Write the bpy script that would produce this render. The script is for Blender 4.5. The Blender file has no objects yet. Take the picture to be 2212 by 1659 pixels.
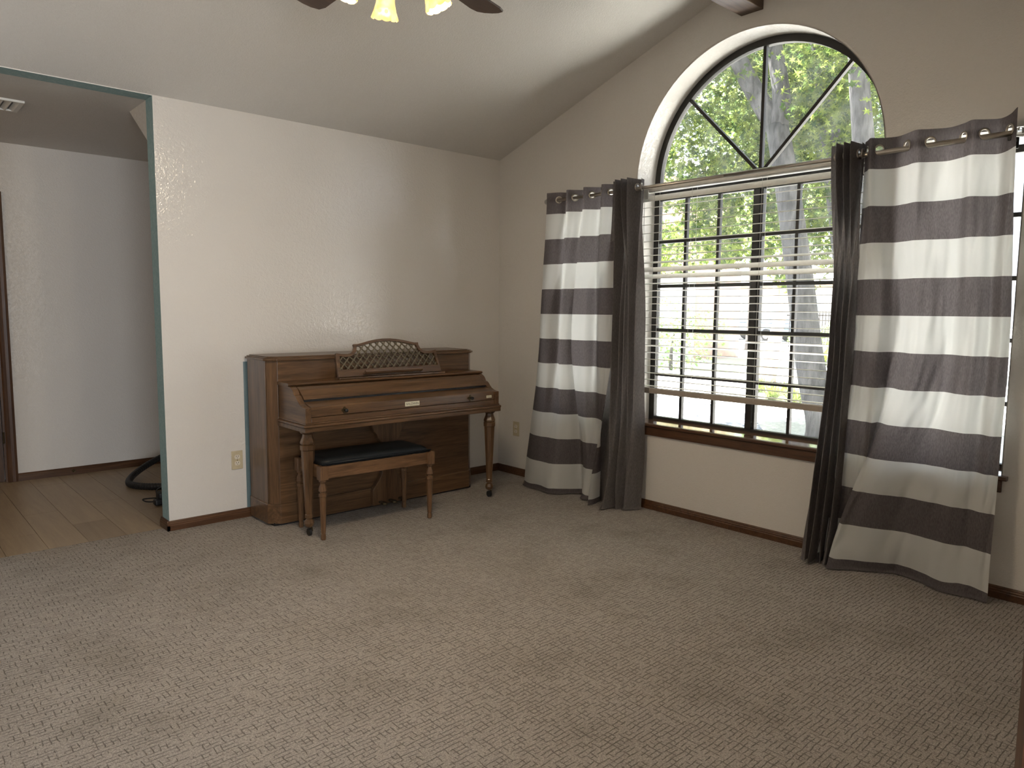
import bpy, bmesh, math, random
from mathutils import Vector, Matrix, noise
from mathutils.geometry import tessellate_polygon
random.seed(7)
SC = bpy.context.scene
COL = SC.collection
PI = math.pi

# ------------------------------------------------------------------ camera
D, W, ZC = 4.3775, 3.804, 2.446            # back wall y, window wall x, eave height
CAM_H, F_PX = 1.29, 1568.85
YAW, PITCH, ROLL = 0.73409, 0.10130, 0.00808
cd = bpy.data.cameras.new('camera'); cam = bpy.data.objects.new('camera', cd); COL.objects.link(cam)
fw = Vector((math.sin(YAW)*math.cos(PITCH), math.cos(YAW)*math.cos(PITCH), -math.sin(PITCH)))
rt = Vector((math.cos(YAW), -math.sin(YAW), 0)); up = rt.cross(fw)
r2 = math.cos(ROLL)*rt + math.sin(ROLL)*up; u2 = -math.sin(ROLL)*rt + math.cos(ROLL)*up
m = Matrix((r2, u2, -fw)).transposed().to_4x4(); m.translation = (0, 0, CAM_H)
cam.matrix_world = m
cd.sensor_width = 36; cd.lens = 36*F_PX/2212; cd.clip_start = 0.02; cd.clip_end = 300
SC.camera = cam

# ------------------------------------------------------------------ world, sun, fill light, exposure
wd = bpy.data.worlds.new('sky'); SC.world = wd; wd.use_nodes = True
bg = wd.node_tree.nodes['Background']; bg.inputs[0].default_value = (0.82, 0.91, 1.0, 1); bg.inputs[1].default_value = 1.3
sl = bpy.data.lights.new('sun', 'SUN'); sl.energy = 36.0; sl.angle = 0.012; sl.color = (1.0, 0.97, 0.93)
so = bpy.data.objects.new('sun', sl); COL.objects.link(so)
so.rotation_euler = Vector((0.12, 0.45, 0.88)).to_track_quat('Z', 'Y').to_euler()
def area(name, loc, target, sx, sy, power, color):
    l = bpy.data.lights.new(name, 'AREA'); l.shape = 'RECTANGLE'; l.size = sx; l.size_y = sy; l.energy = power; l.color = color
    o = bpy.data.objects.new(name, l); COL.objects.link(o); o.location = loc
    o.rotation_euler = (Vector(loc)-Vector(target)).to_track_quat('Z', 'Y').to_euler(); return o
# unseen fill light added behind the camera to brighten the room
area('rear_fill', (-0.6, -3.35, 1.15), (-0.4, 0, 1.15), 2.6, 2.0, 130, (0.94, 0.97, 1.0))
SC.view_settings.view_transform = 'Standard'; SC.view_settings.look = 'None'
SC.view_settings.gamma = 1; SC.view_settings.use_curve_mapping = False
SC.view_settings.exposure = 1.0

# ------------------------------------------------------------------ helpers
ORG = {}
def link(o):
    COL.objects.link(o); return o
def thing(name, label, cat, loc=(0, 0, 0), rotz=0, group=None, kind=None):
    o = link(bpy.data.objects.new(name, None)); o.location = loc; o.rotation_euler = (0, 0, rotz)
    o.empty_display_size = 0.05
    tag(o, label, cat, group, kind); ORG[o.name] = Vector(loc) if rotz == 0 else Vector((0, 0, 0)); return o
def tag(o, label=None, cat=None, group=None, kind=None):
    if label: o['label'] = label
    if cat: o['category'] = cat
    if group: o['group'] = group
    if kind: o['kind'] = kind
    return o
def obj(name, bm, mat, parent=None, smooth=False, bevel=0, loc=None, seg=2, recalc=True):
    """link bm as one mesh object; bm is in world coordinates (or in a rotated thing's own)"""
    if recalc: bmesh.ops.recalc_face_normals(bm, faces=bm.faces)
    org = ORG.get(parent.name, Vector((0, 0, 0))) if parent else (Vector(loc) if loc else Vector((0, 0, 0)))
    if org.length > 0: bmesh.ops.translate(bm, verts=bm.verts, vec=-org)
    me = bpy.data.meshes.new(name); bm.to_mesh(me); bm.free()
    for mm in (mat if isinstance(mat, (list, tuple)) else [mat]): me.materials.append(mm)
    if smooth: me.polygons.foreach_set('use_smooth', [True]*len(me.polygons))
    o = link(bpy.data.objects.new(name, me))
    if parent: o.parent = parent; ORG[o.name] = org
    else: o.location = org; ORG[o.name] = org
    if bevel:
        b = o.modifiers.new('bevel', 'BEVEL'); b.width = bevel; b.segments = seg; b.limit_method = 'ANGLE'; b.angle_limit = math.radians(40)
        if smooth is None or seg > 1: pass
    return o
def copy_tree(root, loc=None, label=None):
    r = link(root.copy())
    if loc is not None: r.location = loc
    if label: r['label'] = label
    for ch in root.children:
        c = link(ch.copy()); c.parent = r
        for g in ch.children:
            d = link(g.copy()); d.parent = c
    return r
def B(): return bmesh.new()
def box(bm, x0, x1, y0, y1, z0, z1, mi=0):
    v = [bm.verts.new(p) for p in ((x0,y0,z0),(x1,y0,z0),(x1,y1,z0),(x0,y1,z0),(x0,y0,z1),(x1,y0,z1),(x1,y1,z1),(x0,y1,z1))]
    for f in ((0,3,2,1),(4,5,6,7),(0,1,5,4),(1,2,6,5),(2,3,7,6),(3,0,4,7)):
        bm.faces.new([v[i] for i in f]).material_index = mi
    return bm
def bx(*a): return box(B(), *a)
def P3(axis, a, p):
    return (a, p[0], p[1]) if axis == 'x' else ((p[0], a, p[1]) if axis == 'y' else (p[0], p[1], a))
def prism(bm, poly, axis, a0, a1, holes=(), mi=0):
    """extrude a 2-d polygon (with holes) along an axis; x:(y,z)  y:(x,z)  z:(x,y)"""
    loops = [list(poly)]+[list(h) for h in holes]
    flat = [p for l in loops for p in l]
    tris = tessellate_polygon([[Vector((p[0], p[1], 0)) for p in l] for l in loops])
    va = [bm.verts.new(P3(axis, a0, p)) for p in flat]; vb = [bm.verts.new(P3(axis, a1, p)) for p in flat]
    if not holes and len(poly) <= 4:
        bm.faces.new(va).material_index = mi; bm.faces.new(vb[::-1]).material_index = mi
    else:
        for t in tris:
            try:
                bm.faces.new([va[i] for i in t]).material_index = mi; bm.faces.new([vb[i] for i in t][::-1]).material_index = mi
            except ValueError: pass
    k = 0
    for l in loops:
        n = len(l)
        for i in range(n):
            bm.faces.new((va[k+i], va[k+(i+1) % n], vb[k+(i+1) % n], vb[k+i])).material_index = mi
        k += n
    return bm
def lathe(bm, prof, c, seg=16, rot=0, axis='z'):
    """prof: list of (radius, height)"""
    rings = []
    for r, h in prof:
        ring = []
        for i in range(seg):
            a = rot+2*PI*i/seg; p = (r*math.cos(a), r*math.sin(a), h)
            if axis == 'x': p = (p[2], p[0], p[1])
            elif axis == 'y': p = (p[0], p[2], p[1])
            ring.append(bm.verts.new((c[0]+p[0], c[1]+p[1], c[2]+p[2])))
        rings.append(ring)
    for a, b in zip(rings, rings[1:]):
        for i in range(seg):
            bm.faces.new((a[i], a[(i+1) % seg], b[(i+1) % seg], b[i]))
    bm.faces.new(rings[0][::-1]); bm.faces.new(rings[-1]); return bm
def tube(bm, pts, rad, seg=10, cap=True):
    pts = [Vector(p) for p in pts]; n = len(pts)
    rr = rad if isinstance(rad, (list, tuple)) else [rad]*n
    t0 = (pts[1]-pts[0]).normalized(); u = t0.orthogonal().normalized(); rings = []
    for i, p in enumerate(pts):
        t = (pts[min(i+1, n-1)]-pts[max(i-1, 0)]).normalized()
        u = (u-t*u.dot(t)).normalized(); v = t.cross(u)
        rings.append([bm.verts.new(p+rr[i]*(math.cos(2*PI*k/seg)*u+math.sin(2*PI*k/seg)*v)) for k in range(seg)])
    for a, b in zip(rings, rings[1:]):
        for k in range(seg): bm.faces.new((a[k], a[(k+1) % seg], b[(k+1) % seg], b[k]))
    if cap: bm.faces.new(rings[0][::-1]); bm.faces.new(rings[-1])
    return bm
def cat(ctrl, n):
    """Catmull-Rom through ctrl, n samples"""
    c = [Vector(p) for p in ctrl]; c = [2*c[0]-c[1]]+c+[2*c[-1]-c[-2]]; m_ = len(c)-3; out = []
    for i in range(n):
        t = i/(n-1)*m_; k = min(int(t), m_-1); f = t-k
        a, b, d, e = c[k], c[k+1], c[k+2], c[k+3]
        out.append(0.5*((2*b)+(d-a)*f+(2*a-5*b+4*d-e)*f*f+(3*b-a-3*d+e)*f**3))
    return out
def torus(bm, c, n, R, r, sg=20, st=8):
    n = Vector(n).normalized(); u = n.orthogonal().normalized(); v = n.cross(u); c = Vector(c)
    g = [[bm.verts.new(c+(R+r*math.cos(2*PI*j/st))*(math.cos(2*PI*i/sg)*u+math.sin(2*PI*i/sg)*v)+r*math.sin(2*PI*j/st)*n) for j in range(st)] for i in range(sg)]
    for i in range(sg):
        for j in range(st):
            bm.faces.new((g[i][j], g[(i+1) % sg][j], g[(i+1) % sg][(j+1) % st], g[i][(j+1) % st]))
    return bm

# ------------------------------------------------------------------ materials
def mat(name):
    mm = bpy.data.materials.new(name); mm.use_nodes = True; nt = mm.node_tree
    return mm, nt, nt.nodes['Principled BSDF']
def N(nt, typ, **kw):
    n = nt.nodes.new(typ)
    for k, v in kw.items():
        if k.startswith('i_'): n.inputs[k[2:].replace('_', ' ')].default_value = v
        else: setattr(n, k, v)
    return n
def L(nt, a, b): nt.links.new(a, b)
def coord(nt, scale=(1, 1, 1), rot=(0, 0, 0), kind='Object'):
    tc = N(nt, 'ShaderNodeTexCoord'); mp = N(nt, 'ShaderNodeMapping'); mp.inputs['Scale'].default_value = scale; mp.inputs['Rotation'].default_value = rot
    L(nt, tc.outputs[kind], mp.inputs[0]); return mp.outputs[0]
def geo(nt, scale=(1, 1, 1)):
    g = N(nt, 'ShaderNodeNewGeometry'); mp = N(nt, 'ShaderNodeMapping'); mp.inputs['Scale'].default_value = scale
    L(nt, g.outputs['Position'], mp.inputs[0]); return mp.outputs[0]
def ramp(nt, fac, stops):
    r = N(nt, 'ShaderNodeValToRGB'); e = r.color_ramp.elements
    e[0].position, e[0].color = stops[0][0], (*stops[0][1], 1); e[1].position, e[1].color = stops[-1][0], (*stops[-1][1], 1)
    for p, c in stops[1:-1]:
        k = e.new(p); k.color = (*c, 1)
    L(nt, fac, r.inputs[0]); return r.outputs[0]
def bump(nt, bs, h, strength, dist):
    b = N(nt, 'ShaderNodeBump'); b.inputs['Strength'].default_value = strength; b.inputs['Distance'].default_value = dist
    L(nt, h, b.inputs['Height']); L(nt, b.outputs[0], bs.inputs['Normal']); return b
def plain(name, c, rough=0.5, metal=0, spec=0.5, noise_amt=0.06, scale=30):
    mm, nt, bs = mat(name); nz = N(nt, 'ShaderNodeTexNoise'); nz.inputs['Scale'].default_value = scale; L(nt, coord(nt), nz.inputs[0])
    L(nt, ramp(nt, nz.outputs[0], [(0.3, tuple(x*(1-noise_amt) for x in c)), (0.7, tuple(min(1, x*(1+noise_amt)) for x in c))]), bs.inputs['Base Color'])
    bs.inputs['Roughness'].default_value = rough; bs.inputs['Metallic'].default_value = metal; bs.inputs['Specular IOR Level'].default_value = spec
    return mm
def wood(name, axis, dark, light, rough=0.31, scale=9, spec=0.5, coat=0.0):
    """grain runs along axis"""
    mm, nt, bs = mat(name); s = {'x': (0.06, 1, 1), 'y': (1, 0.06, 1), 'z': (1, 1, 0.06)}[axis]
    c = geo(nt, tuple(q*scale for q in s))
    n1 = N(nt, 'ShaderNodeTexNoise'); n1.inputs['Scale'].default_value = 2.4; n1.inputs['Detail'].default_value = 5; n1.inputs['Distortion'].default_value = 1.6; L(nt, c, n1.inputs[0])
    n2 = N(nt, 'ShaderNodeTexNoise'); n2.inputs['Scale'].default_value = 22; n2.inputs['Detail'].default_value = 3; L(nt, c, n2.inputs[0])
    mx = N(nt, 'ShaderNodeMix'); mx.data_type = 'FLOAT'; mx.inputs[0].default_value = 0.35; L(nt, n1.outputs[0], mx.inputs[2]); L(nt, n2.outputs[0], mx.inputs[3])
    mid = tuple((a+b)/2 for a, b in zip(dark, light))
    L(nt, ramp(nt, mx.outputs[0], [(0.33, dark), (0.5, mid), (0.66, light)]), bs.inputs['Base Color'])
    bs.inputs['Roughness'].default_value = rough; bs.inputs['Specular IOR Level'].default_value = spec; bs.inputs['Coat Weight'].default_value = coat; bs.inputs['Coat Roughness'].default_value = 0.06
    bump(nt, bs, mx.outputs[0], 0.12, 0.002); return mm
def paint(name, c, rough=0.30, patch=False, strength=0.35, spec=0.6):
    """semi-gloss wall paint over knock-down drywall texture"""
    mm, nt, bs = mat(name); p = geo(nt)
    n1 = N(nt, 'ShaderNodeTexNoise'); n1.inputs['Scale'].default_value = 62; n1.inputs['Detail'].default_value = 2.5; n1.inputs['Distortion'].default_value = 0.6; L(nt, p, n1.inputs[0])
    h = ramp(nt, n1.outputs[0], [(0.46, (0, 0, 0)), (0.56, (1, 1, 1))])
    n2 = N(nt, 'ShaderNodeTexNoise'); n2.inputs['Scale'].default_value = 1.3; L(nt, p, n2.inputs[0])
    col = ramp(nt, n2.outputs[0], [(0.35, tuple(x*0.975 for x in c)), (0.65, c)])
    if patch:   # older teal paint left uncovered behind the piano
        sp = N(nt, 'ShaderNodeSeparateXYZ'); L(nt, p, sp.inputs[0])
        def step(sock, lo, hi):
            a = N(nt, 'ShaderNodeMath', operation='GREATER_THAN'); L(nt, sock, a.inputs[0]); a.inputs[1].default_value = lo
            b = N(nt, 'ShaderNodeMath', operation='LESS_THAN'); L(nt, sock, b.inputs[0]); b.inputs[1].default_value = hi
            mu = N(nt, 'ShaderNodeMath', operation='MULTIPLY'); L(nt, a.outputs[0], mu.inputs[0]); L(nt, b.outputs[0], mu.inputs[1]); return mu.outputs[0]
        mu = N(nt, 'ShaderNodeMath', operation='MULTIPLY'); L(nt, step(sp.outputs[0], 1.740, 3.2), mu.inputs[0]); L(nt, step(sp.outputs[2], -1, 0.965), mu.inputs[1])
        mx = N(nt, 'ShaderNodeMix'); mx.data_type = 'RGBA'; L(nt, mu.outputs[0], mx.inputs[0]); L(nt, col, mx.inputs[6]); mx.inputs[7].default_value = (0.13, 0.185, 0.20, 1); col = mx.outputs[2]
    L(nt, col, bs.inputs['Base Color']); bs.inputs['Specular IOR Level'].default_value = spec
    rr = N(nt, 'ShaderNodeMapRange'); rr.inputs[3].default_value = rough if patch else min(0.9, rough*2.6); rr.inputs[4].default_value = rough; L(nt, h, rr.inputs[0]); L(nt, rr.outputs[0], bs.inputs['Roughness'])
    n3 = N(nt, 'ShaderNodeTexNoise'); n3.inputs['Scale'].default_value = 62 if patch else 125; n3.inputs['Detail'].default_value = 2; n3.inputs['Distortion'].default_value = 0.8; L(nt, p, n3.inputs[0])
    bump(nt, bs, n3.outputs[0], strength, 0.004); return mm
M = {}
M['wall'] = paint('wall_paint', (0.66, 0.63, 0.59))
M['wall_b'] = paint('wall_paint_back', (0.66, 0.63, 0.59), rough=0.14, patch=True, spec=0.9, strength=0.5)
M['ceil'] = paint('ceiling_paint', (0.66, 0.635, 0.60), rough=0.6, strength=0.5)
M['teal'] = paint('old_teal_paint', (0.27, 0.40, 0.41), rough=0.5, strength=0.15)
PD, PL = (0.046, 0.0235, 0.0105), (0.162, 0.088, 0.042)
for a in 'xyz':
    M['pw'+a] = wood('piano_wood_'+a, a, PD, PL)
    M['tw'+a] = wood('trim_wood_'+a, a, (0.045, 0.019, 0.009), (0.115, 0.054, 0.025), rough=0.3, scale=12)
    M['bw'+a] = wood('bench_wood_'+a, a, (0.07, 0.034, 0.014), (0.19, 0.10, 0.046), rough=0.42, scale=14)
M['lattice'] = plain('bronze_lattice', (0.13, 0.105, 0.065), 0.55, 0.2)
M['black'] = plain('black_plastic', (0.008, 0.008, 0.009), 0.5)
M['vinyl'] = plain('black_vinyl', (0.006, 0.008, 0.010), 0.45, 0, 0.3)
M['brass'] = plain('dark_brass', (0.10, 0.075, 0.04), 0.4, 0.8)
M['plate'] = plain('cream_plate', (0.72, 0.68, 0.52), 0.4)
M['ink'] = plain('dark_ink', (0.08, 0.065, 0.04), 0.6)
M['ivory'] = plain('ivory_plastic', (0.50, 0.43, 0.29), 0.4)
M['ivory2'] = plain('pale_receptacle', (0.66, 0.61, 0.52), 0.35)
M['bronze'] = plain('dark_bronze_frame', (0.022, 0.020, 0.018), 0.45, 0.3)
M['nickel'] = plain('brushed_nickel', (0.52, 0.48, 0.42), 0.32, 1.0)
M['slat'] = plain('blind_white', (0.74, 0.73, 0.69), 0.45)
M['rail'] = plain('blind_rail_shaded', (0.36, 0.31, 0.26), 0.5)  # darker than the slats: the rail's backlit shade is put into the colour
M['cord'] = plain('blind_cord', (0.6, 0.6, 0.58), 0.8)
M['clear'] = plain('clear_finial', (0.75, 0.76, 0.74), 0.1)
M['clear'].node_tree.nodes['Principled BSDF'].inputs['Transmission Weight'].default_value = 0.8

# carpet: cut-and-loop pile with broken grooves in both directions
def carpet():
    mm, nt, bs = mat('carpet'); p = geo(nt)
    wob = N(nt, 'ShaderNodeTexNoise'); wob.inputs['Scale'].default_value = 22; wob.inputs['Detail'].default_value = 2; L(nt, p, wob.inputs[0])
    wm = N(nt, 'ShaderNodeVectorMath', operation='SCALE'); wm.inputs['Scale'].default_value = 0.013; L(nt, wob.outputs['Color'], wm.inputs[0])
    ad = N(nt, 'ShaderNodeVectorMath', operation='ADD'); L(nt, p, ad.inputs[0]); L(nt, wm.outputs[0], ad.inputs[1])
    sp = N(nt, 'ShaderNodeSeparateXYZ'); L(nt, ad.outputs[0], sp.inputs[0])
    def groove(sock, per, wdt, msc, thr):
        a = N(nt, 'ShaderNodeMath', operation='DIVIDE'); L(nt, sock, a.inputs[0]); a.inputs[1].default_value = per
        f = N(nt, 'ShaderNodeMath', operation='FRACT'); L(nt, a.outputs[0], f.inputs[0])
        s = N(nt, 'ShaderNodeMath', operation='SUBTRACT'); L(nt, f.outputs[0], s.inputs[0]); s.inputs[1].default_value = 0.5
        b = N(nt, 'ShaderNodeMath', operation='ABSOLUTE'); L(nt, s.outputs[0], b.inputs[0])
        r = N(nt, 'ShaderNodeMapRange', interpolation_type='SMOOTHSTEP'); r.inputs[1].default_value = 0.0; r.inputs[2].default_value = wdt; r.inputs[3].default_value = 1; r.inputs[4].default_value = 0; L(nt, b.outputs[0], r.inputs[0])
        mp = N(nt, 'ShaderNodeMapping'); mp.inputs['Scale'].default_value = msc; L(nt, p, mp.inputs[0])
        nz = N(nt, 'ShaderNodeTexNoise'); nz.inputs['Scale'].default_value = 1; nz.inputs['Detail'].default_value = 1; L(nt, mp.outputs[0], nz.inputs[0])
        t = N(nt, 'ShaderNodeMapRange', interpolation_type='SMOOTHSTEP'); t.inputs[1].default_value = thr-0.04; t.inputs[2].default_value = thr+0.04; L(nt, nz.outputs[0], t.inputs[0])
        mu = N(nt, 'ShaderNodeMath', operation='MULTIPLY'); L(nt, r.outputs[0], mu.inputs[0]); L(nt, t.outputs[0], mu.inputs[1]); return mu.outputs[0]
    gx = groove(sp.outputs[1], 0.0175, 0.15, (22, 57, 1), 0.47)
    gy = groove(sp.outputs[0], 0.0195, 0.13, (51, 24, 1), 0.53)
    mxg = N(nt, 'ShaderNodeMath', operation='MAXIMUM'); L(nt, gx, mxg.inputs[0]); L(nt, gy, mxg.inputs[1])
    big = N(nt, 'ShaderNodeTexNoise'); big.inputs['Scale'].default_value = 2.6; big.inputs['Detail'].default_value = 3; big.inputs['Roughness'].default_value = 0.6; L(nt, p, big.inputs[0])
    base = ramp(nt, big.outputs[0], [(0.30, (0.37, 0.335, 0.30)), (0.46, (0.44, 0.40, 0.365)), (0.7, (0.475, 0.435, 0.40))])
    fine = N(nt, 'ShaderNodeTexNoise'); fine.inputs['Scale'].default_value = 420; fine.inputs['Detail'].default_value = 2; L(nt, p, fine.inputs[0])
    fr = ramp(nt, fine.outputs[0], [(0.3, (0.55, 0.55, 0.55)), (0.7, (1.2, 1.2, 1.2))])
    m1 = N(nt, 'ShaderNodeMix'); m1.data_type = 'RGBA'; m1.blend_type = 'MULTIPLY'; m1.inputs[0].default_value = 1; L(nt, base, m1.inputs[6]); L(nt, fr, m1.inputs[7])
    m2 = N(nt, 'ShaderNodeMix'); m2.data_type = 'RGBA'; f2 = N(nt, 'ShaderNodeTexNoise'); f2.inputs['Scale'].default_value = 150; f2.inputs['Detail'].default_value = 3; L(nt, p, f2.inputs[0])
    fr2 = ramp(nt, f2.outputs[0], [(0.32, (0.70, 0.70, 0.70)), (0.66, (1.16, 1.16, 1.16))])
    m3 = N(nt, 'ShaderNodeMix'); m3.data_type = 'RGBA'; m3.blend_type = 'MULTIPLY'; m3.inputs[0].default_value = 1; L(nt, m1.outputs[2], m3.inputs[6]); L(nt, fr2, m3.inputs[7]); L(nt, m3.outputs[2], m2.inputs[6]); m2.inputs[7].default_value = (0.085, 0.074, 0.064, 1)
    k = N(nt, 'ShaderNodeMath', operation='MULTIPLY'); k.inputs[1].default_value = 0.72; L(nt, mxg.outputs[0], k.inputs[0]); L(nt, k.outputs[0], m2.inputs[0])
    L(nt, m2.outputs[2], bs.inputs['Base Color']); bs.inputs['Roughness'].default_value = 0.95; bs.inputs['Specular IOR Level'].default_value = 0.1
    hs = N(nt, 'ShaderNodeMath', operation='MULTIPLY_ADD'); L(nt, mxg.outputs[0], hs.inputs[0]); hs.inputs[1].default_value = -1.0; L(nt, fine.outputs[0], hs.inputs[2])
    bump(nt, bs, hs.outputs[0], 0.7, 0.006); return mm
M['carpet'] = carpet()
def plank_mat(name, c0, c1):
    return wood(name, 'y', c0, c1, rough=0.42, scale=7)
M['plank0'] = plank_mat('oak_plank', (0.27, 0.20, 0.13), (0.345, 0.265, 0.175))
M['plank1'] = plank_mat('oak_plank_dark', (0.225, 0.165, 0.105), (0.29, 0.215, 0.14))
M['plank2'] = plank_mat('oak_plank_pale', (0.28, 0.208, 0.135), (0.355, 0.272, 0.18))

def glass(name, dirt=0.06):
    mm, nt, bs = mat(name); nt.nodes.remove(bs); out = nt.nodes['Material Output']
    tr = N(nt, 'ShaderNodeBsdfTransparent'); gl = N(nt, 'ShaderNodeBsdfGlossy'); gl.inputs['Roughness'].default_value = 0.02
    lw = N(nt, 'ShaderNodeLayerWeight'); lw.inputs[0].default_value = 0.12
    m1 = N(nt, 'ShaderNodeMixShader'); L(nt, lw.outputs['Fresnel'], m1.inputs[0]); L(nt, tr.outputs[0], m1.inputs[1]); L(nt, gl.outputs[0], m1.inputs[2])
    tl = N(nt, 'ShaderNodeBsdfTranslucent'); tl.inputs[0].default_value = (0.8, 0.8, 0.8, 1)
    nz = N(nt, 'ShaderNodeTexNoise'); nz.inputs['Scale'].default_value = 9; nz.inputs['Detail'].default_value = 6; L(nt, geo(nt), nz.inputs[0])
    r = N(nt, 'ShaderNodeMapRange'); r.inputs[1].default_value = 0.35; r.inputs[2].default_value = 0.75; r.inputs[3].default_value = dirt*0.4; r.inputs[4].default_value = dirt*1.8; L(nt, nz.outputs[0], r.inputs[0])
    m2 = N(nt, 'ShaderNodeMixShader'); L(nt, r.outputs[0], m2.inputs[0]); L(nt, m1.outputs[0], m2.inputs[1]); L(nt, tl.outputs[0], m2.inputs[2])
    L(nt, m2.outputs[0], out.inputs[0]); return mm
M['glass'] = glass('dusty_glass', 0.022)

def cloth(name, striped):
    mm, nt, bs = mat(name); nt.nodes.remove(bs); out = nt.nodes['Material Output']
    uv = N(nt, 'ShaderNodeTexCoord'); sp = N(nt, 'ShaderNodeSeparateXYZ'); L(nt, uv.outputs['UV'], sp.inputs[0])
    dark, pale = ((0.155, 0.138, 0.142) if striped else (0.205, 0.188, 0.185)), (0.73, 0.735, 0.72)
    wv = N(nt, 'ShaderNodeTexNoise'); wv.inputs['Scale'].default_value = 260; wv.inputs['Detail'].default_value = 2
    mp = N(nt, 'ShaderNodeMapping'); mp.inputs['Scale'].default_value = (1, 1, 0.25); g = N(nt, 'ShaderNodeNewGeometry'); L(nt, g.outputs['Position'], mp.inputs[0]); L(nt, mp.outputs[0], wv.inputs[0])
    dk = ramp(nt, wv.outputs[0], [(0.3, tuple(x*0.8 for x in dark)), (0.7, tuple(x*1.2 for x in dark))])
    if striped:
        # v = metres of cloth below the top edge: a 0.145 m header, then 0.1805 m bands
        a = N(nt, 'ShaderNodeMath', operation='SUBTRACT'); L(nt, sp.outputs[1], a.inputs[0]); a.inputs[1].default_value = 0.146
        b = N(nt, 'ShaderNodeMath', operation='DIVIDE'); L(nt, a.outputs[0], b.inputs[0]); b.inputs[1].default_value = 0.3504
        f = N(nt, 'ShaderNodeMath', operation='FRACT'); L(nt, b.outputs[0], f.inputs[0])
        lt = N(nt, 'ShaderNodeMath', operation='LESS_THAN'); L(nt, f.outputs[0], lt.inputs[0]); lt.inputs[1].default_value = 0.5
        gt = N(nt, 'ShaderNodeMath', operation='GREATER_THAN'); L(nt, a.outputs[0], gt.inputs[0]); gt.inputs[1].default_value = 0.0
        mu = N(nt, 'ShaderNodeMath', operation='MULTIPLY'); L(nt, lt.outputs[0], mu.inputs[0]); L(nt, gt.outputs[0], mu.inputs[1])
        mx = N(nt, 'ShaderNodeMix'); mx.data_type = 'RGBA'; L(nt, mu.outputs[0], mx.inputs[0]); L(nt, dk, mx.inputs[6]); mx.inputs[7].default_value = (*pale, 1); col = mx.outputs[2]
    else: col = dk
    df = N(nt, 'ShaderNodeBsdfDiffuse'); tl = N(nt, 'ShaderNodeBsdfTranslucent'); L(nt, col, df.inputs[0]); L(nt, col, tl.inputs[0])
    b1 = N(nt, 'ShaderNodeBump'); b1.inputs['Strength'].default_value = 0.25; b1.inputs['Distance'].default_value = 0.002; L(nt, wv.outputs[0], b1.inputs['Height']); L(nt, b1.outputs[0], df.inputs['Normal'])
    ms = N(nt, 'ShaderNodeMixShader'); ms.inputs[0].default_value = 0.42; L(nt, df.outputs[0], ms.inputs[1]); L(nt, tl.outputs[0], ms.inputs[2])
    L(nt, ms.outputs[0], out.inputs[0]); return mm
M['stripe'] = cloth('striped_cotton', True)
M['solid'] = cloth('charcoal_cotton', False)

# ------------------------------------------------------------------ the room shell
T = 0.12
RX0, RY0 = -1.6, 0.11           # left wall, front wall
RIDGE = 2.25; SL = 0.3346; ZR = ZC+SL*(D-RIDGE)
# floor
fo = obj('floor', bx(RX0, W+0.2, -3.4, 4.45, -0.08, 0.0), M['carpet'], loc=None)
tag(fo, 'grey beige patterned carpet with broken grooves', 'carpet', kind='structure')
XL = 1.2816
# hall laminate, plank by plank
hf = obj('floor_hall', bx(-0.9, 3.0, 4.45, 6.5, -0.08, -0.012), M['plank1'])
tag(hf, 'light oak laminate planks in the hallway', 'floor', kind='structure')
pw = 0.19; meshes = {}
for i in range(-5, 11):
    x0 = 0.885+pw*(i-2)+0.001; off = (0.4*i) % 1.22; y = 4.452-off+((0.0) if i != 2 else 0)
    if i == 2: cuts = [4.452, 4.87, 6.09, 6.5]
    else:
        cuts = [4.452]; yy = 4.452+0.35+((i*0.47) % 0.87)
        while yy < 6.45: cuts.append(yy); yy += 1.22
        cuts.append(6.5)
    for k in range(len(cuts)-1):
        b = bx(x0, x0+pw-0.002, cuts[k]+0.001, cuts[k+1]-0.001, -0.012, 0.0)
        mk = 'plank1' if (i == 2 and k == 0) else ('plank0', 'plank2', 'plank0', 'plank2', 'plank0')[(i*3+k*2) % 5]
        obj('plank', b, M[mk], hf)
# back wall (with the uncovered teal jamb) and its header strip
b = bx(XL, W+0.22, D, D+T, 0, 2.62)
for f in b.faces:
    c = f.calc_center_median()
    if abs(c.x-XL) < 1e-4: f.material_index = 1
wb = obj('wall_back', b, [M['wall_b'], M['teal']]); tag(wb, 'off-white textured wall behind the piano', 'wall', kind='structure')
b = bx(0.44, XL-0.0005, D, D+T, ZC-0.004, 2.62)
for f in b.faces:
    if f.calc_center_median().z < ZC+0.01: f.material_index = 1
obj('header', b, [M['wall'], M['teal']], wb)
obj('wall_stub', bx(RX0-T, 0.44, D, D+T, 0, 2.62), M['wall'], wb)  # out of view; extended to cut the fill light reaching the hallway
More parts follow.
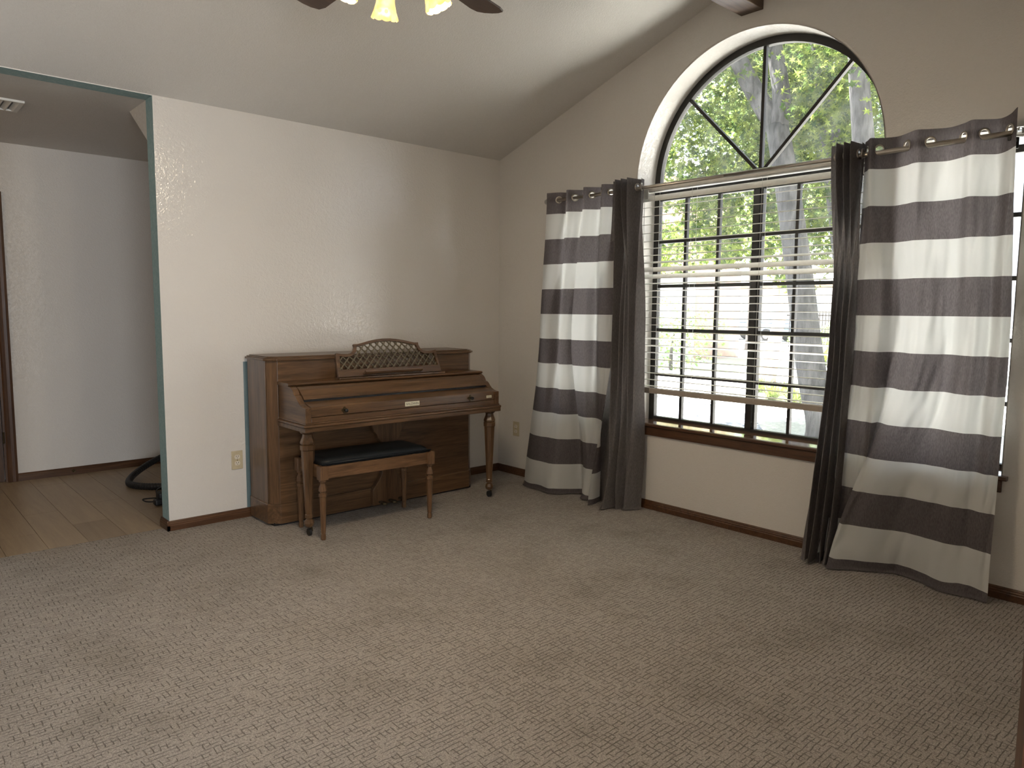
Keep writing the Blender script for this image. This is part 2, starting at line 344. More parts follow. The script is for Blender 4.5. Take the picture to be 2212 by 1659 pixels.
# window wall: gable with an arched opening and two narrow side openings
AY, AZ, AR = 2.2645, 2.0985, 0.761
SILL = 0.565
arch = [(AY+AR, SILL-0.02), (AY+AR, AZ)]+[(AY+AR*math.cos(a), AZ+AR*math.sin(a)) for a in [PI*i/48 for i in range(1, 48)]]+[(AY-AR, AZ), (AY-AR, SILL-0.02)]
S1, S2, ST = (0.912, 1.372), (3.156, 3.616), 2.10
h1 = [(S1[0], SILL-0.02), (S1[0], ST), (S1[1], ST), (S1[1], SILL-0.02)]; h2 = [(S2[0], SILL-0.02), (S2[0], ST), (S2[1], ST), (S2[1], SILL-0.02)]
gable = [(RY0-T-0.1, -0.1), (D+T, -0.1), (D+T, ZC-SL*T+0.14), (RIDGE, ZR+0.14), (RY0-T-0.1, ZR-SL*(RIDGE-RY0+T+0.1)+0.14)]
def offset(poly, d):
    n = len(poly); area2 = sum(poly[i][0]*poly[(i+1) % n][1]-poly[(i+1) % n][0]*poly[i][1] for i in range(n)); sg = 1 if area2 > 0 else -1; out = []
    for i in range(n):
        a, p, c = Vector(poly[i-1]), Vector(poly[i]), Vector(poly[(i+1) % n])
        n1 = Vector(((p-a).y, -(p-a).x)).normalized()*sg; n2 = Vector(((c-p).y, -(c-p).x)).normalized()*sg
        q = (n1+n2); q = q/max(0.3, q.length_squared/2); out.append(tuple(p+q*d))
    return out
b = B(); RB = 0.013                   # rounded drywall corners around the openings
prism(b, gable, 'x', W+0.0001, W+0.235, holes=(arch, h1, h2))
for f in [f for f in b.faces if all(abs(v.co.x-W-0.0001) < 1e-6 for v in f.verts)]: b.faces.remove(f)
steps = [(RB*(1-math.sin(PI/2*k/4)), RB*(1-math.cos(PI/2*k/4))) for k in range(5)]    # (offset, depth)
loops = [gable]+[offset(h, RB) for h in (arch, h1, h2)]
vv = [b.verts.new((W, p[0], p[1])) for l in loops for p in l]
for t in tessellate_polygon([[Vector((p[0], p[1], 0)) for p in l] for l in loops]):
    try: b.faces.new([vv[i] for i in t])
    except ValueError: pass
for h in (arch, h1, h2):
    rings = [[b.verts.new((W+dep, p[0], p[1])) for p in offset(h, o_)] for o_, dep in steps]; n = len(h)
    for r0, r1 in zip(rings, rings[1:]):
        for i in range(n):
            f = b.faces.new((r0[i], r0[(i+1) % n], r1[(i+1) % n], r1[i])); f.smooth = True
wr = obj('wall_right', b, M['wall']); tag(wr, 'off-white gable wall with the tall arched window', 'wall', kind='structure')
# left wall, front wall with the opening the photographer stands in, adjoining room
wl = obj('wall_left', prism(B(), [(-3.5, 0), (D+T, 0), (D+T, ZC), (RIDGE, ZR), (RY0-T, ZC), (-3.5, ZC)], 'x', RX0-T, RX0), M['wall']); tag(wl, 'off-white wall on the left of the room', 'wall', kind='structure')
wf = obj('wall_front', bx(0.69, W, RY0-T, RY0, 0, 2.62), M['wall']); tag(wf, 'off-white wall beside the opening at the front', 'wall', kind='structure')
obj('wall_stub', bx(RX0, -1.3, RY0-T, RY0, 0, 2.62), M['wall'], wf); obj('header', bx(-1.3, 0.69, RY0-T, RY0, 2.15, 2.62), M['wall'], wf)
b = B(); box(b, 2.0, 2.0+T, -3.5, RY0-T, 0, ZC); wq = obj('wall_rear', b, M['wall']); tag(wq, 'off-white wall of the adjoining room', 'wall', kind='structure')
obj('wall_stub', bx(0.75, 2.12, -3.5-T, -3.5, 0, ZC), M['wall'], wq); obj('wall_stub', bx(RX0-T, -1.95+0.36, -3.5-T, -3.5, 0, ZC), M['wall'], wq); obj('header', bx(-1.6, 0.75, -3.5-T, -3.5, 2.15, ZC), M['wall'], wq)
# vaulted ceiling
b = prism(B(), [(D+0.001, ZC), (RIDGE, ZR), (RY0-T, ZC), (RY0-T, ZC+0.14), (RIDGE, ZR+0.16), (D+T, ZC+0.14), (D+T, ZC-SL*T+0.06)], 'x', RX0-T, W)
ce = obj('ceiling', b, M['ceil']); tag(ce, 'white vaulted textured ceiling', 'ceiling', kind='structure')
obj('ceiling_panel', bx(RX0-T, 2.12, -3.6, RY0-T, ZC, ZC+0.1), M['ceil'], ce)
# unseen gable overhang, added to keep direct sun off the sill and floor
b = prism(B(), [(D+0.6, ZC-SL*0.6+0.17), (RIDGE, ZR+0.17), (-0.6, ZC-SL*0.6+0.17), (-0.6, ZC-SL*0.6+0.30), (RIDGE, ZR+0.30), (D+0.6, ZC-SL*0.6+0.30)], 'x', W+0.002, W+0.85)
rf = obj('roof', b, M['bronze']); tag(rf, 'unseen roof overhang added to shade the gable window', 'roof', kind='structure')
# ridge beam
bo = obj('ceiling_beam', bx(RX0, W, RIDGE-0.0675, RIDGE+0.0675, 2.941, ZR-0.005), wood('beam_wood', 'x', (0.05, 0.026, 0.014), (0.13, 0.075, 0.042), rough=0.45, scale=8), bevel=0.004, loc=(1.0, RIDGE, 2.941))
tag(bo, 'dark stained ridge beam under the vaulted ceiling', 'beam', kind='structure')
# hall shell
YH = 6.372
wh = obj('wall_hall', bx(0.80, 3.0, YH, YH+T, 0, ZC), M['wall']); tag(wh, 'off-white far wall of the hallway', 'wall', kind='structure')
obj('wall_stub', bx(-0.9, -0.07, YH, YH+T, 0, ZC), M['wall'], wh); obj('header', bx(-0.07, 0.80, YH, YH+T, 2.06, ZC), M['wall'], wh)
obj('light_block', bx(-0.2, 0.95, YH+T+0.3, YH+T+0.4, -0.05, ZC), M['wall'], wh); obj('light_block', bx(-0.2, -0.1, YH+T, YH+T+0.3, -0.05, ZC), M['wall'], wh); obj('light_block', bx(0.85, 0.95, YH+T, YH+T+0.3, -0.05, ZC), M['wall'], wh)  # unseen box behind the door, added to stop light leaking under it
obj('wall_end', bx(3.0, 3.0+T, D+T, YH+T, 0, ZC), M['wall'], wh); obj('wall_end', bx(-0.9-T, -0.9, D+T, YH+T, 0, ZC), M['wall'], wh)
ch = obj('ceiling_hall', bx(-0.9-T, 3.1, D+T, YH+T, ZC, ZC+0.1), M['ceil']); tag(ch, 'flat ceiling of the hallway', 'ceiling', kind='structure')
# sloped soffit on the hall side of the back wall
sf = obj('trim_3', prism(B(), [(D+T, ZC-0.001), (4.84, ZC-0.001), (D+T, 2.215)], 'x', 1.287, 3.0), M['wall']); tag(sf, 'sloped drywall soffit high in the hallway corner', 'soffit', kind='structure')

# baseboards: colonial profile
BH = 0.057
PROF = [(0, 0), (0.014, 0), (0.014, 0.030), (0.012, 0.034), (0.012, 0.040), (0.009, 0.046), (0.009, 0.050), (0.004, BH), (0, BH)]
def baseboard(name, label, runs):
    b = B()
    for (ax, at, sgn, a0, a1) in runs:
        prism(b, [(at+sgn*p[0], p[1]) for p in PROF], ax, a0, a1)
    o = obj(name, b, M['twx'] if runs[0][0] == 'y' or True else M['twy']); tag(o, label, 'baseboard', kind='structure'); return o
# prism axis 'x' takes (y,z); axis 'y' takes (x,z)
baseboard('baseboard_back', 'dark stained wooden baseboard along the piano wall', [('x', D, -1, XL-0.014, W)])
obj_b = baseboard('baseboard_jamb', 'short dark wooden baseboard return on the wall end', [('y', XL, -1, D-0.014, D+T+0.014)])
baseboard('baseboard_right', 'dark stained wooden baseboard under the windows', [('y', W, -1, RY0, D)])
baseboard('baseboard_hall', 'dark stained wooden baseboard along the hallway', [('x', YH, -1, 0.825, 3.0)])
baseboard('baseboard_stub', 'dark stained wooden baseboard left of the hallway opening', [('x', D, -1, RX0, 0.44)])
baseboard('baseboard_left', 'dark stained wooden baseboard along the left wall', [('y', RX0, 1, RY0, D)])
# casing of the opening beside the photographer
tr = obj('trim_1', prism(B(), [(0.622, RY0), (0.622, RY0+0.012), (0.632, RY0+0.0185), (0.672, RY0+0.018), (0.69, RY0+0.012), (0.69, RY0)], 'z', 0, 2.21), M['twz']); tag(tr, 'dark wooden door casing at the right edge', 'door casing', kind='structure')
obj('jamb', bx(0.64, 0.69, RY0-T-0.01, RY0, 0, 2.15), M['twz'], tr)

# hallway door
dr = thing('door_1', 'dark wooden hallway door with casing', 'door', (0.35, YH, 0), kind='structure')
obj('slab', bx(-0.02, 0.748, YH+0.03, YH+0.065, 0.002, 2.03), M['twz'], dr)
for x0, x1, z0, z1 in ((0.10, 0.33, 0.2, 0.95), (0.42, 0.65, 0.2, 0.95), (0.10, 0.33, 1.08, 1.9), (0.42, 0.65, 1.08, 1.9)):
    obj('panel', bx(x0, x1, YH+0.022, YH+0.031, z0, z1), M['twz'], dr, bevel=0.006)
CP = [(0, 0), (0, -0.010), (0.010, -0.016), (0.030, -0.014), (0.048, -0.018), (0.064, -0.016), (0.064, 0)]
obj('casing', prism(B(), [(0.762+p[0], YH+p[1]) for p in CP], 'z', 0, 2.10), M['twz'], dr)
obj('casing', prism(B(), [(-0.032-p[0], YH+p[1]) for p in CP], 'z', 0, 2.10), M['twz'], dr)
obj('casing', bx(-0.096, 0.826, YH-0.016, YH, 2.04, 2.10), M['twx'], dr)
obj('jamb', bx(0.750, 0.80, YH-0.002, YH+T, 0, 2.06), M['twz'], dr); obj('jamb', bx(-0.07, -0.022, YH-0.002, YH+T, 0, 2.06), M['twz'], dr)
for z in (0.33, 1.02, 1.78):
    obj('hinge', lathe(B(), [(0.006, 0), (0.006, 0.085)], (0.752, YH-0.006, z-0.04), 8), M['brass'], dr)
ds = obj('door_stop', lathe(B(), [(0.012, 0), (0.010, -0.008), (0.004, -0.012), (0.004, -0.03), (0.007, -0.034), (0.006, -0.04)], (1.182, YH-0.014, 0.028), 12, axis='y'), M['brass'], loc=(1.182, YH-0.014, 0.028)); tag(ds, 'small round door stop on the hallway baseboard', 'door stop')
# hall ceiling light, just out of view to the left
hl = thing('ceiling_light', 'round frosted ceiling light in the hallway', 'ceiling light', (-0.35, 5.4, ZC))
obj('base', lathe(B(), [(0.15, ZC-0.02), (0.15, ZC)], (-0.35, 5.4, 0), 24), M['brass'], hl)
M['dome'], nt_, bs_ = mat('lit_dome'); bs_.inputs['Emission Color'].default_value = (1.0, 0.74, 0.45, 1); bs_.inputs['Emission Strength'].default_value = 3.0
obj('dome', lathe(B(), [(0.03, ZC-0.09), (0.09, ZC-0.075), (0.13, ZC-0.04), (0.14, ZC-0.02)], (-0.35, 5.4, 0), 24), M['dome'], hl, smooth=True)
pl = bpy.data.lights.new('hall_bulb', 'POINT'); pl.energy = 2.6; pl.color = (1.0, 0.75, 0.48); pl.shadow_soft_size = 0.1
po = link(bpy.data.objects.new('hall_bulb', pl)); po.location = (-0.35, 5.4, ZC-0.2)
# ceiling vent in the hall
vt = thing('ceiling_vent', 'white slatted air vent in the hallway ceiling', 'vent', (0.62, 5.16, ZC))
b = B(); box(b, 0.46, 0.79, 5.02, 5.04, ZC-0.012, ZC); box(b, 0.46, 0.79, 5.27, 5.29, ZC-0.012, ZC); box(b, 0.46, 0.48, 5.04, 5.27, ZC-0.012, ZC); box(b, 0.77, 0.79, 5.04, 5.27, ZC-0.012, ZC)
obj('frame', b, M['slat'], vt); obj('duct', bx(0.48, 0.77, 5.04, 5.27, ZC-0.002, ZC-0.001), M['black'], vt)
for i in range(7):
    x = 0.50+i*0.041
    obj('louver', prism(B(), [(x, ZC-0.002), (x+0.004, ZC-0.002), (x+0.026, ZC-0.013), (x+0.022, ZC-0.013)], 'y', 5.04, 5.27), M['slat'], vt)

# ------------------------------------------------------------------ windows
FX0, FX1 = W+0.185, W+0.225       # frame depth
def window(name, label, y0, y1, z0, z1, cols, rows, stile=None):
    t = thing(name, label, 'window', (W+0.2, (y0+y1)/2, z0), kind='structure')
    fwid = 0.042
    for nm, bb in (('frame', bx(FX0, FX1, y0, y0+fwid, z0, z1)), ('frame', bx(FX0, FX1, y1-fwid, y1, z0, z1)), ('frame', bx(FX0, FX1, y0+fwid, y1-fwid, z0, z0+0.035)), ('frame', bx(FX0, FX1, y0+fwid, y1-fwid, z1-0.035, z1))):
        obj(nm, bb, M['bronze'], t, bevel=0.003)
    lines = [y0+fwid]+cols+[y1-fwid]
    for y in cols:
        if stile and abs(y-stile) < 1e-6:
            obj('meeting_stile', bx(FX0-0.008, FX1, y-0.014, y+0.028, z0+0.035, z1-0.035), M['bronze'], t, bevel=0.003)
            obj('sash_track', bx(FX0+0.004, FX1, y-0.030, y-0.018, z0+0.035, z1-0.035), M['bronze'], t)
        else: obj('muntin', bx(FX0+0.006, FX1-0.008, y-0.0095, y+0.0095, z0+0.035, z1-0.035), M['bronze'], t)
    for z in rows: obj('muntin', bx(FX0+0.008, FX1-0.010, y0+fwid, y1-fwid, z-0.0105, z+0.0105), M['bronze'], t)
    zs = [z0+0.035]+rows+[z1-0.035]
    for i in range(len(lines)-1):
        for k in range(len(zs)-1):
            obj('pane', bx(FX1-0.018, FX1-0.015, lines[i], lines[i+1], zs[k], zs[k+1]), M['glass'], t)
    return t
ROWS = [0.868, 1.167, 1.456, 1.746]
w1 = window('window_1', 'tall arched window with dark bronze grid and fan light', AY-AR, AY+AR, 0.548, 2.045, [1.792, 2.029, 2.272, 2.538, 2.776], ROWS, stile=2.272)
window('window_2', 'narrow side window behind the right striped curtain', S1[0], S1[1], 0.548, 2.06, [1.142], ROWS)
window('window_3', 'narrow side window hidden behind the left striped curtain', S2[0], S2[1], 0.548, 2.06, [3.386], ROWS)
# fan light
N_A = 40
def arc(r, z0): return [(AY+r*math.cos(PI*i/N_A), max(z0, AZ+r*math.sin(PI*i/N_A))) for i in range(N_A+1)]
outer = [(AY+AR-0.002, 2.05)]+arc(AR-0.002, AZ)+[(AY-AR+0.002, 2.05)]
inner = [(AY-AR+0.042, 2.085)]+arc(AR-0.042, AZ)[::-1]+[(AY+AR-0.042, 2.085)]
obj('arch_frame', prism(B(), outer, 'x', FX0, FX1, holes=[inner]), M['bronze'], w1)
def spoke(ang, r0, r1, wd_):
    d = Vector((math.cos(ang), math.sin(ang))); n = Vector((-d.y, d.x))*wd_/2; c = Vector((AY+0.008, 2.098))
    return [tuple(c+d*r0-n), tuple(c+d*r1-n), tuple(c+d*r1+n), tuple(c+d*r0+n)]
for ang in (46, 90, 134): obj('muntin', prism(B(), spoke(math.radians(ang), 0.03, AR-0.035, 0.019), 'x', FX0+0.006, FX1-0.008), M['bronze'], w1)
obj('arch_hub', prism(B(), [(AY+0.008+0.05*math.cos(PI*i/12), 2.085+0.05*math.sin(PI*i/12)) for i in range(13)], 'x', FX0+0.004, FX1-0.006), M['bronze'], w1)
angs = [0, 46, 90, 134, 180]
for a0, a1 in zip(angs, angs[1:]):
    pts = [(AY, 2.087)]+[(AY+(AR-0.04)*math.cos(math.radians(a0+(a1-a0)*i/10)), max(2.087, AZ+(AR-0.04)*math.sin(math.radians(a0+(a1-a0)*i/10)))) for i in range(11)]
    obj('pane', prism(B(), pts, 'x', FX1-0.018, FX1-0.015), M['glass'], w1)
# stool and apron
ts = thing('trim_2', 'dark stained window stool running under the windows', 'window sill', (W, AY, SILL), kind='structure')
nose = [(W, 0.545), (W-0.026, 0.545), (W-0.032, 0.550), (W-0.032, 0.560), (W-0.026, SILL), (W, SILL)]
obj('sill_board', prism(B(), nose, 'y', 0.884, 3.645), M['twy'], ts)
M['sillgloss'] = wood('sill_wood', 'y', (0.11, 0.05, 0.025), (0.23, 0.12, 0.065), rough=0.08, scale=12, coat=1.0)
for y0, y1 in ((AY-AR, AY+AR), S1, S2): obj('sill_board', bx(W, W+0.186, y0, y1, 0.545, SILL), M['sillgloss'], ts)
obj('apron', bx(W-0.016, W, 0.905, 3.62, 0.488, 0.545), M['twy'], ts, bevel=0.003)

# ------------------------------------------------------------------ blind
bl = thing('window_blind', 'white slatted blind lowered over the arched window', 'blind', (W+0.05, AY, 0.76))
BY0, BY1 = AY-AR+0.008, AY+AR-0.008
obj('headrail', bx(W+0.022, W+0.078, BY0, BY1, 2.048, 2.092), M['slat'], bl, bevel=0.003)
obj('valance_clip', bx(W+0.016, W+0.022, BY1-0.07, BY1, 2.005, 2.06), M['slat'], bl)
zl = [2.012, 1.955, 1.901, 1.847, 1.793, 1.741, 1.695, 1.650, 1.605, 1.560, 1.515, 1.470, 1.424, 1.383, 1.340, 1.294, 1.249, 1.203, 1.160, 1.116, 1.069, 1.024, .979, .936, .890, .846, .805]
tilt = {2.012: 50, 1.605: 16, 1.560: 36, 1.515: 34, 1.470: 9, 1.116: -13, 1.069: -13, 1.024: -9}
cx = W+0.05
for z in zl:
    t = math.radians(tilt.get(z, 9 if z > 1.62 else -2)); hw = 0.025
    pts = []
    for s in (-1, -0.5, 0, 0.5, 1): pts.append((cx+s*hw*math.cos(t), z+s*hw*math.sin(t)+0.0015*(1-s*s)))
    th = 0.0028; poly = pts+[(p[0], p[1]-th) for p in pts[::-1]]
    obj('slat', prism(B(), poly, 'y', BY0, BY1), M['slat'], bl)
obj('bottom_rail', bx(W+0.024, W+0.076, BY0, BY1, 0.757, 0.790), M['rail'], bl, bevel=0.004)
for y in (2.90, 2.62, 2.16, 1.70):
    for dx in (-0.027, 0.027): obj('ladder_cord', tube(B(), [(cx+dx, y, 0.775), (cx+dx, y, 2.05)], 0.0008, 4), M['cord'], bl)
    obj('cord_plug', lathe(B(), [(0.008, 0), (0.007, -0.003)], (cx-0.02, y, 0.763), 10), M['rail'], bl)
obj('lift_cord', tube(B(), cat([(cx-0.034, 2.975, 2.05), (cx-0.034, 2.973, 1.5), (cx-0.034, 2.972, 1.36)], 12), 0.0016, 5), M['cord'], bl)
obj('cord_tassel', lathe(B(), [(0.003, 0.05), (0.006, 0.045), (0.009, 0.0), (0.006, -0.003)], (cx-0.034, 2.972, 1.31), 10), M['rail'], bl)

# ------------------------------------------------------------------ curtain rod
RXX, RZ = W-0.09, 2.058
rd = thing('curtain_rod', 'long brushed nickel curtain rod across the windows', 'curtain rod', (RXX, 2.3, RZ))
obj('rod', tube(B(), [(RXX, 0.93, RZ), (RXX, 2.33, RZ)], 0.0125, 16), M['nickel'], rd, smooth=True)
obj('rod', tube(B(), [(RXX, 2.33, RZ), (RXX, 3.735, RZ)], 0.0112, 16), M['nickel'], rd, smooth=True)
for y in (0.915, 3.75): obj('finial', lathe(B(), [(0.006, -0.03), (0.014, -0.024), (0.021, -0.010), (0.022, 0.004), (0.017, 0.018), (0.006, 0.026)], (RXX, y, RZ), 16, axis='y'), M['clear'], rd, smooth=True)
for y in (0.952, 2.33, 3.715):
    if y == 2.33: continue
    b = B(); box(b, W-0.004, W, y-0.012, y+0.012, RZ-0.05, RZ+0.03); box(b, RXX, W-0.004, y-0.005, y+0.005, RZ-0.022, RZ-0.014); box(b, RXX-0.016, RXX+0.014, y-0.006, y+0.006, RZ-0.030, RZ-0.0135)
    obj('bracket', b, M['bronze'], rd)

# ------------------------------------------------------------------ curtains
def curtain(name, label, top, bot, mid, material, nu, nv, ztop, group=None, grom=(), holes_r=0.019, seed=1, sag=0.0, hem=None, wrinkle=0.004, ruffle=0.07):
    """top/mid/bot: (x, y) control paths of the cloth seen from above; grom: parameters u of the eyelets"""
    rnd = random.Random(seed)
    pt, pm, pb = cat([(p[0], p[1], 0) for p in top], nu), cat([(p[0], p[1], 0) for p in mid], nu), cat([(p[0], p[1], 0) for p in bot], nu)
    H = ztop+0.012; bm = B(); uvl = bm.loops.layers.uv.new('UVMap'); rows = []; cl = []
    vs = [0.0]; nfine = 26
    vlist = [0.004*i for i in range(nfine)]+[0.104+(H-0.104)*(i/(nv-nfine)) for i in range(1, nv-nfine+1)]
    for v in vlist:
        q = v/H; row = []
        if q < 0.45:
            s = q/0.45; s = s*s*(3-2*s); A, Bp = pt, pm
        else:
            s = (q-0.45)/0.55; s = s*s*(3-2*s); A, Bp = pm, pb
        for i in range(nu):
            p = A[i]*(1-s)+Bp[i]*s
            env = min(1, v/0.35)
            w1_ = noise.noise(Vector((i/nu*9+seed*3.1, v*2.2, seed)))*wrinkle*2.2*env
            w2_ = noise.noise(Vector((i/nu*26+seed, v*7+i/nu*8, seed*2.0)))*wrinkle*0.8*env
            z = ztop-v+(sag(i/(nu-1), q) if sag else 0)
            eb = max(0.0, (v-(H-0.42))/0.42)**1.6; nb_ = noise.noise(Vector((i/nu*4.2+seed*1.7, v*1.3, seed*0.7)))
            w1_ += eb*ruffle*(nb_-0.25); z += eb*ruffle*0.35*noise.noise(Vector((i/nu*6.1+seed*2.3, 0.3, seed*1.1)))
            zmin = 0.006+0.004*abs(noise.noise(Vector((i*0.11, v*9, 3.3))))
            x = p.x+w1_+w2_; y = p.y+0.4*w2_
            if z < zmin:            # cloth that reaches the carpet spreads out on it
                x -= (zmin-z)*0.8; z = zmin
            row.append(bm.verts.new((min(x, W-0.016), y, z)))
        rows.append(row); cl.append(v)
    bm.verts.ensure_lookup_table()
    gpos = []
    for u in grom:
        i = u*(nu-1); k = int(i); f = i-k
        p = pt[k]*(1-f)+pt[min(k+1, nu-1)]*f; tn = (pt[min(k+2, nu-1)]-pt[max(k-2, 0)]).normalized()
        gpos.append((Vector((p.x, p.y, ztop-0.052)), Vector((-tn.y, tn.x, 0))))
    for j in range(len(rows)-1):
        for i in range(nu-1):
            vv = (rows[j][i], rows[j][i+1], rows[j+1][i+1], rows[j+1][i])
            if j < nfine+1 and gpos:
                c = sum((a.co for a in vv), Vector())/4
                if any((c-g[0]).length < holes_r for g in gpos): continue
            fc = bm.faces.new(vv); fc.smooth = True
            for lp, (uu, dv) in zip(fc.loops, ((i, cl[j]), (i+1, cl[j]), (i+1, cl[j+1]), (i, cl[j+1]))): lp[uvl].uv = (uu/nu, dv)
    base = (sum(p.x for p in pb)/nu, sum(p.y for p in pb)/nu, 0)
    t = thing(name, label, 'curtain', base, group=group)
    o = obj('cloth', bm, material, t, recalc=False); o.data.polygons.foreach_set('use_smooth', [True]*len(o.data.polygons))
    for g in gpos:
        obj('grommet', torus(B(), g[0], g[1], 0.0215, 0.0045), M['nickel'], t, smooth=True)
    return t
def wave(cr, y_start, y_end, amp, x0=RXX, first=1, front=1.0):
    """control path through the rod crossings cr, alternately behind (first=1) and in front of the rod"""
    pts = [(x0-first*amp*0.9, y_start)]; s = first
    us = []
    for i, c in enumerate(cr):
        pts.append((x0, c)); us.append(len(pts)-1)
        nx = cr[i+1] if i+1 < len(cr) else y_end
        if i+1 < len(cr): pts.append((x0+s*amp*(front if s < 0 else 1), (c+nx)/2)); s = -s
        else: pts.append((x0+s*amp*0.8, y_end))
    n = len(pts)-1
    return pts, [u/n for u in us]
def resample(ctrl, n):
    return [(p.x, p.y) for p in cat([(a[0], a[1], 0) for a in ctrl], n)]
# left striped panel
cr = [3.640, 3.565, 3.486, 3.408, 3.330, 3.250, 3.165, 3.115]
tp, gu = wave(cr, 3.725, 3.085, 0.040)
md = [(3.70, 3.80), (3.655, 3.72), (3.675, 3.655), (3.74, 3.625), (3.67, 3.585), (3.665, 3.52), (3.735, 3.49), (3.66, 3.45), (3.655, 3.38), (3.665, 3.31), (3.73, 3.275), (3.67, 3.235), (3.66, 3.16), (3.675, 3.115), (3.685, 3.10)]
bt = [(3.64, 3.87), (3.60, 3.78), (3.585, 3.68), (3.58, 3.60), (3.60, 3.53), (3.66, 3.47), (3.74, 3.42), (3.735, 3.37), (3.69, 3.33), (3.675, 3.285), (3.69, 3.245), (3.70, 3.195), (3.655, 3.165), (3.60, 3.15), (3.56, 3.155)]
n_ = 15
curtain('striped_curtain', 'left panel of charcoal and cream striped curtain nearest the piano', tp, resample(bt, len(tp)), resample(md, len(tp)), M['stripe'], 240, 150, 2.112, 'striped curtain panels', gu, seed=1)
# left solid panel, tightly gathered
def pleats(y0, y1, n, xf, xb, skew=0.0):
    pts = []
    for i in range(n*2+1):
        f = i/(n*2); pts.append(((xf if i % 2 else xb)+skew*f, y0+(y1-y0)*f))
    return pts
tp, gu = wave([3.098, 3.074, 3.05, 3.026, 3.002, 2.978, 2.95, 2.918], 3.115, 2.893, 0.045, front=2.0)
n_ = len(tp)
md = resample([(3.77, 3.25), (3.75, 3.16)]+pleats(3.10, 2.885, 5, 3.65, 3.75), n_)
bt = resample([(3.77, 3.34), (3.73, 3.17), (3.62, 3.06), (3.60, 3.03), (3.70, 3.01), (3.61, 2.985), (3.70, 2.965), (3.66, 2.93), (3.765, 2.875)], n_)
curtain('solid_curtain', 'plain charcoal curtain bunched beside the left striped panel', tp, bt, md, M['solid'], 200, 130, 2.118, 'plain charcoal curtain panels', gu, seed=2)
# right solid panel
tp, gu = wave([1.692, 1.672, 1.652, 1.634, 1.616, 1.60, 1.584, 1.568], 1.705, 1.556, 0.045, front=1.9)
n_ = len(tp)
md = resample(pleats(1.672, 1.56, 4, 3.655, 3.745), n_)
bt = resample([(3.66, 1.735), (3.60, 1.70), (3.69, 1.705), (3.60, 1.665), (3.70, 1.67), (3.62, 1.63), (3.72, 1.64), (3.66, 1.60), (3.75, 1.60)], n_)
curtain('solid_curtain', 'plain charcoal curtain bunched between the blind and the right striped panel', tp, bt, md, M['solid'], 200, 130, 2.118, 'plain charcoal curtain panels', gu, seed=3)
# right striped panel
tp, gu = wave([1.545, 1.49, 1.365, 1.265, 1.13, 1.05, 0.955], 1.57, 0.925, 0.034, first=-1)
n_ = len(tp)
md = resample([(3.73, 1.562), (3.70, 1.52), (3.67, 1.47), (3.675, 1.41), (3.745, 1.375), (3.705, 1.31), (3.67, 1.25), (3.69, 1.19), (3.74, 1.15), (3.70, 1.09), (3.67, 1.03), (3.72, 0.985), (3.685, 0.93), (3.725, 0.90)], n_)
bt = resample([(3.72, 1.66), (3.755, 1.60), (3.765, 1.53), (3.745, 1.50), (3.70, 1.56), (3.66, 1.585), (3.67, 1.52), (3.70, 1.42), (3.73, 1.32), (3.745, 1.22), (3.715, 1.11), (3.73, 1.03), (3.72, 0.96), (3.69, 0.90)], n_)
curtain('striped_curtain', 'right panel of charcoal and cream striped curtain over the side window', tp, bt, md, M['stripe'], 260, 150, 2.125, 'striped curtain panels', gu, seed=4, wrinkle=0.010, ruffle=0.11, sag=lambda u, q: (0.012*u+0.02*math.exp(-((u-1)/0.06)**2))*max(0, 1-q*6)-0.0)

# ------------------------------------------------------------------ wall outlets
def outlet(loc, label, rot):
    t = link(bpy.data.objects.new('wall_outlet', None)); t.location = loc; t.rotation_euler = (0, 0, rot); t.empty_display_size = 0.03
    tag(t, label, 'outlet', 'wall outlets'); ORG[t.name] = Vector((0, 0, 0))
    obj('cover_plate', bx(-0.035, 0.035, -0.006, 0, -0.057, 0.057), M['ivory'], t, bevel=0.003)
    for dz in (0.0195, -0.0195):
        pr = [(0.0165*math.cos(a), dz+max(-0.0125, min(0.0125, 0.0165*math.sin(a)))) for a in [2*PI*i/20 for i in range(20)]]
        rc = obj('receptacle', prism(B(), pr, 'y', -0.0085, -0.006), M['ivory2'], t)
        for sx in (-0.0063, 0.0063): obj('slot', bx(sx-0.0013, sx+0.0013, -0.0089, -0.0084, dz+0.0005, dz+0.0085), M['black'], rc)
        obj('ground_hole', lathe(B(), [(0.0023, -0.0089), (0.0023, -0.0084)], (0, 0, dz-0.006), 8, axis='y'), M['black'], rc)
    obj('screw', lathe(B(), [(0.003, -0.0072), (0.003, -0.006)], (0, 0, 0), 8, axis='y'), M['brass'], t)
    return t
outlet((1.685, D, 0.364), 'ivory duplex outlet on the wall left of the piano', 0)
outlet((W, 4.16, 0.364), 'ivory duplex outlet under the window wall right of the piano', -PI/2)

# ------------------------------------------------------------------ piano
PC = 2.5235
pi = thing('upright_piano', 'walnut brown spinet piano with lattice music desk against the wall', 'piano', (PC, 4.1, 0))
YP, YB, YK = 4.049, 4.356, 3.715
xl, xr = 1.757, 3.290
out = [(xl, YB), (xl, 4.100), (1.812, YP), (2*PC-1.812, YP), (xr, 4.100), (xr, YB)]
def inset(d): return [(xl+d, YB), (xl+d, 4.100+d*0.4), (1.812+d*0.4, YP+d), (2*PC-1.812-d*0.4, YP+d), (xr-d, 4.100+d*0.4), (xr-d, YB)]
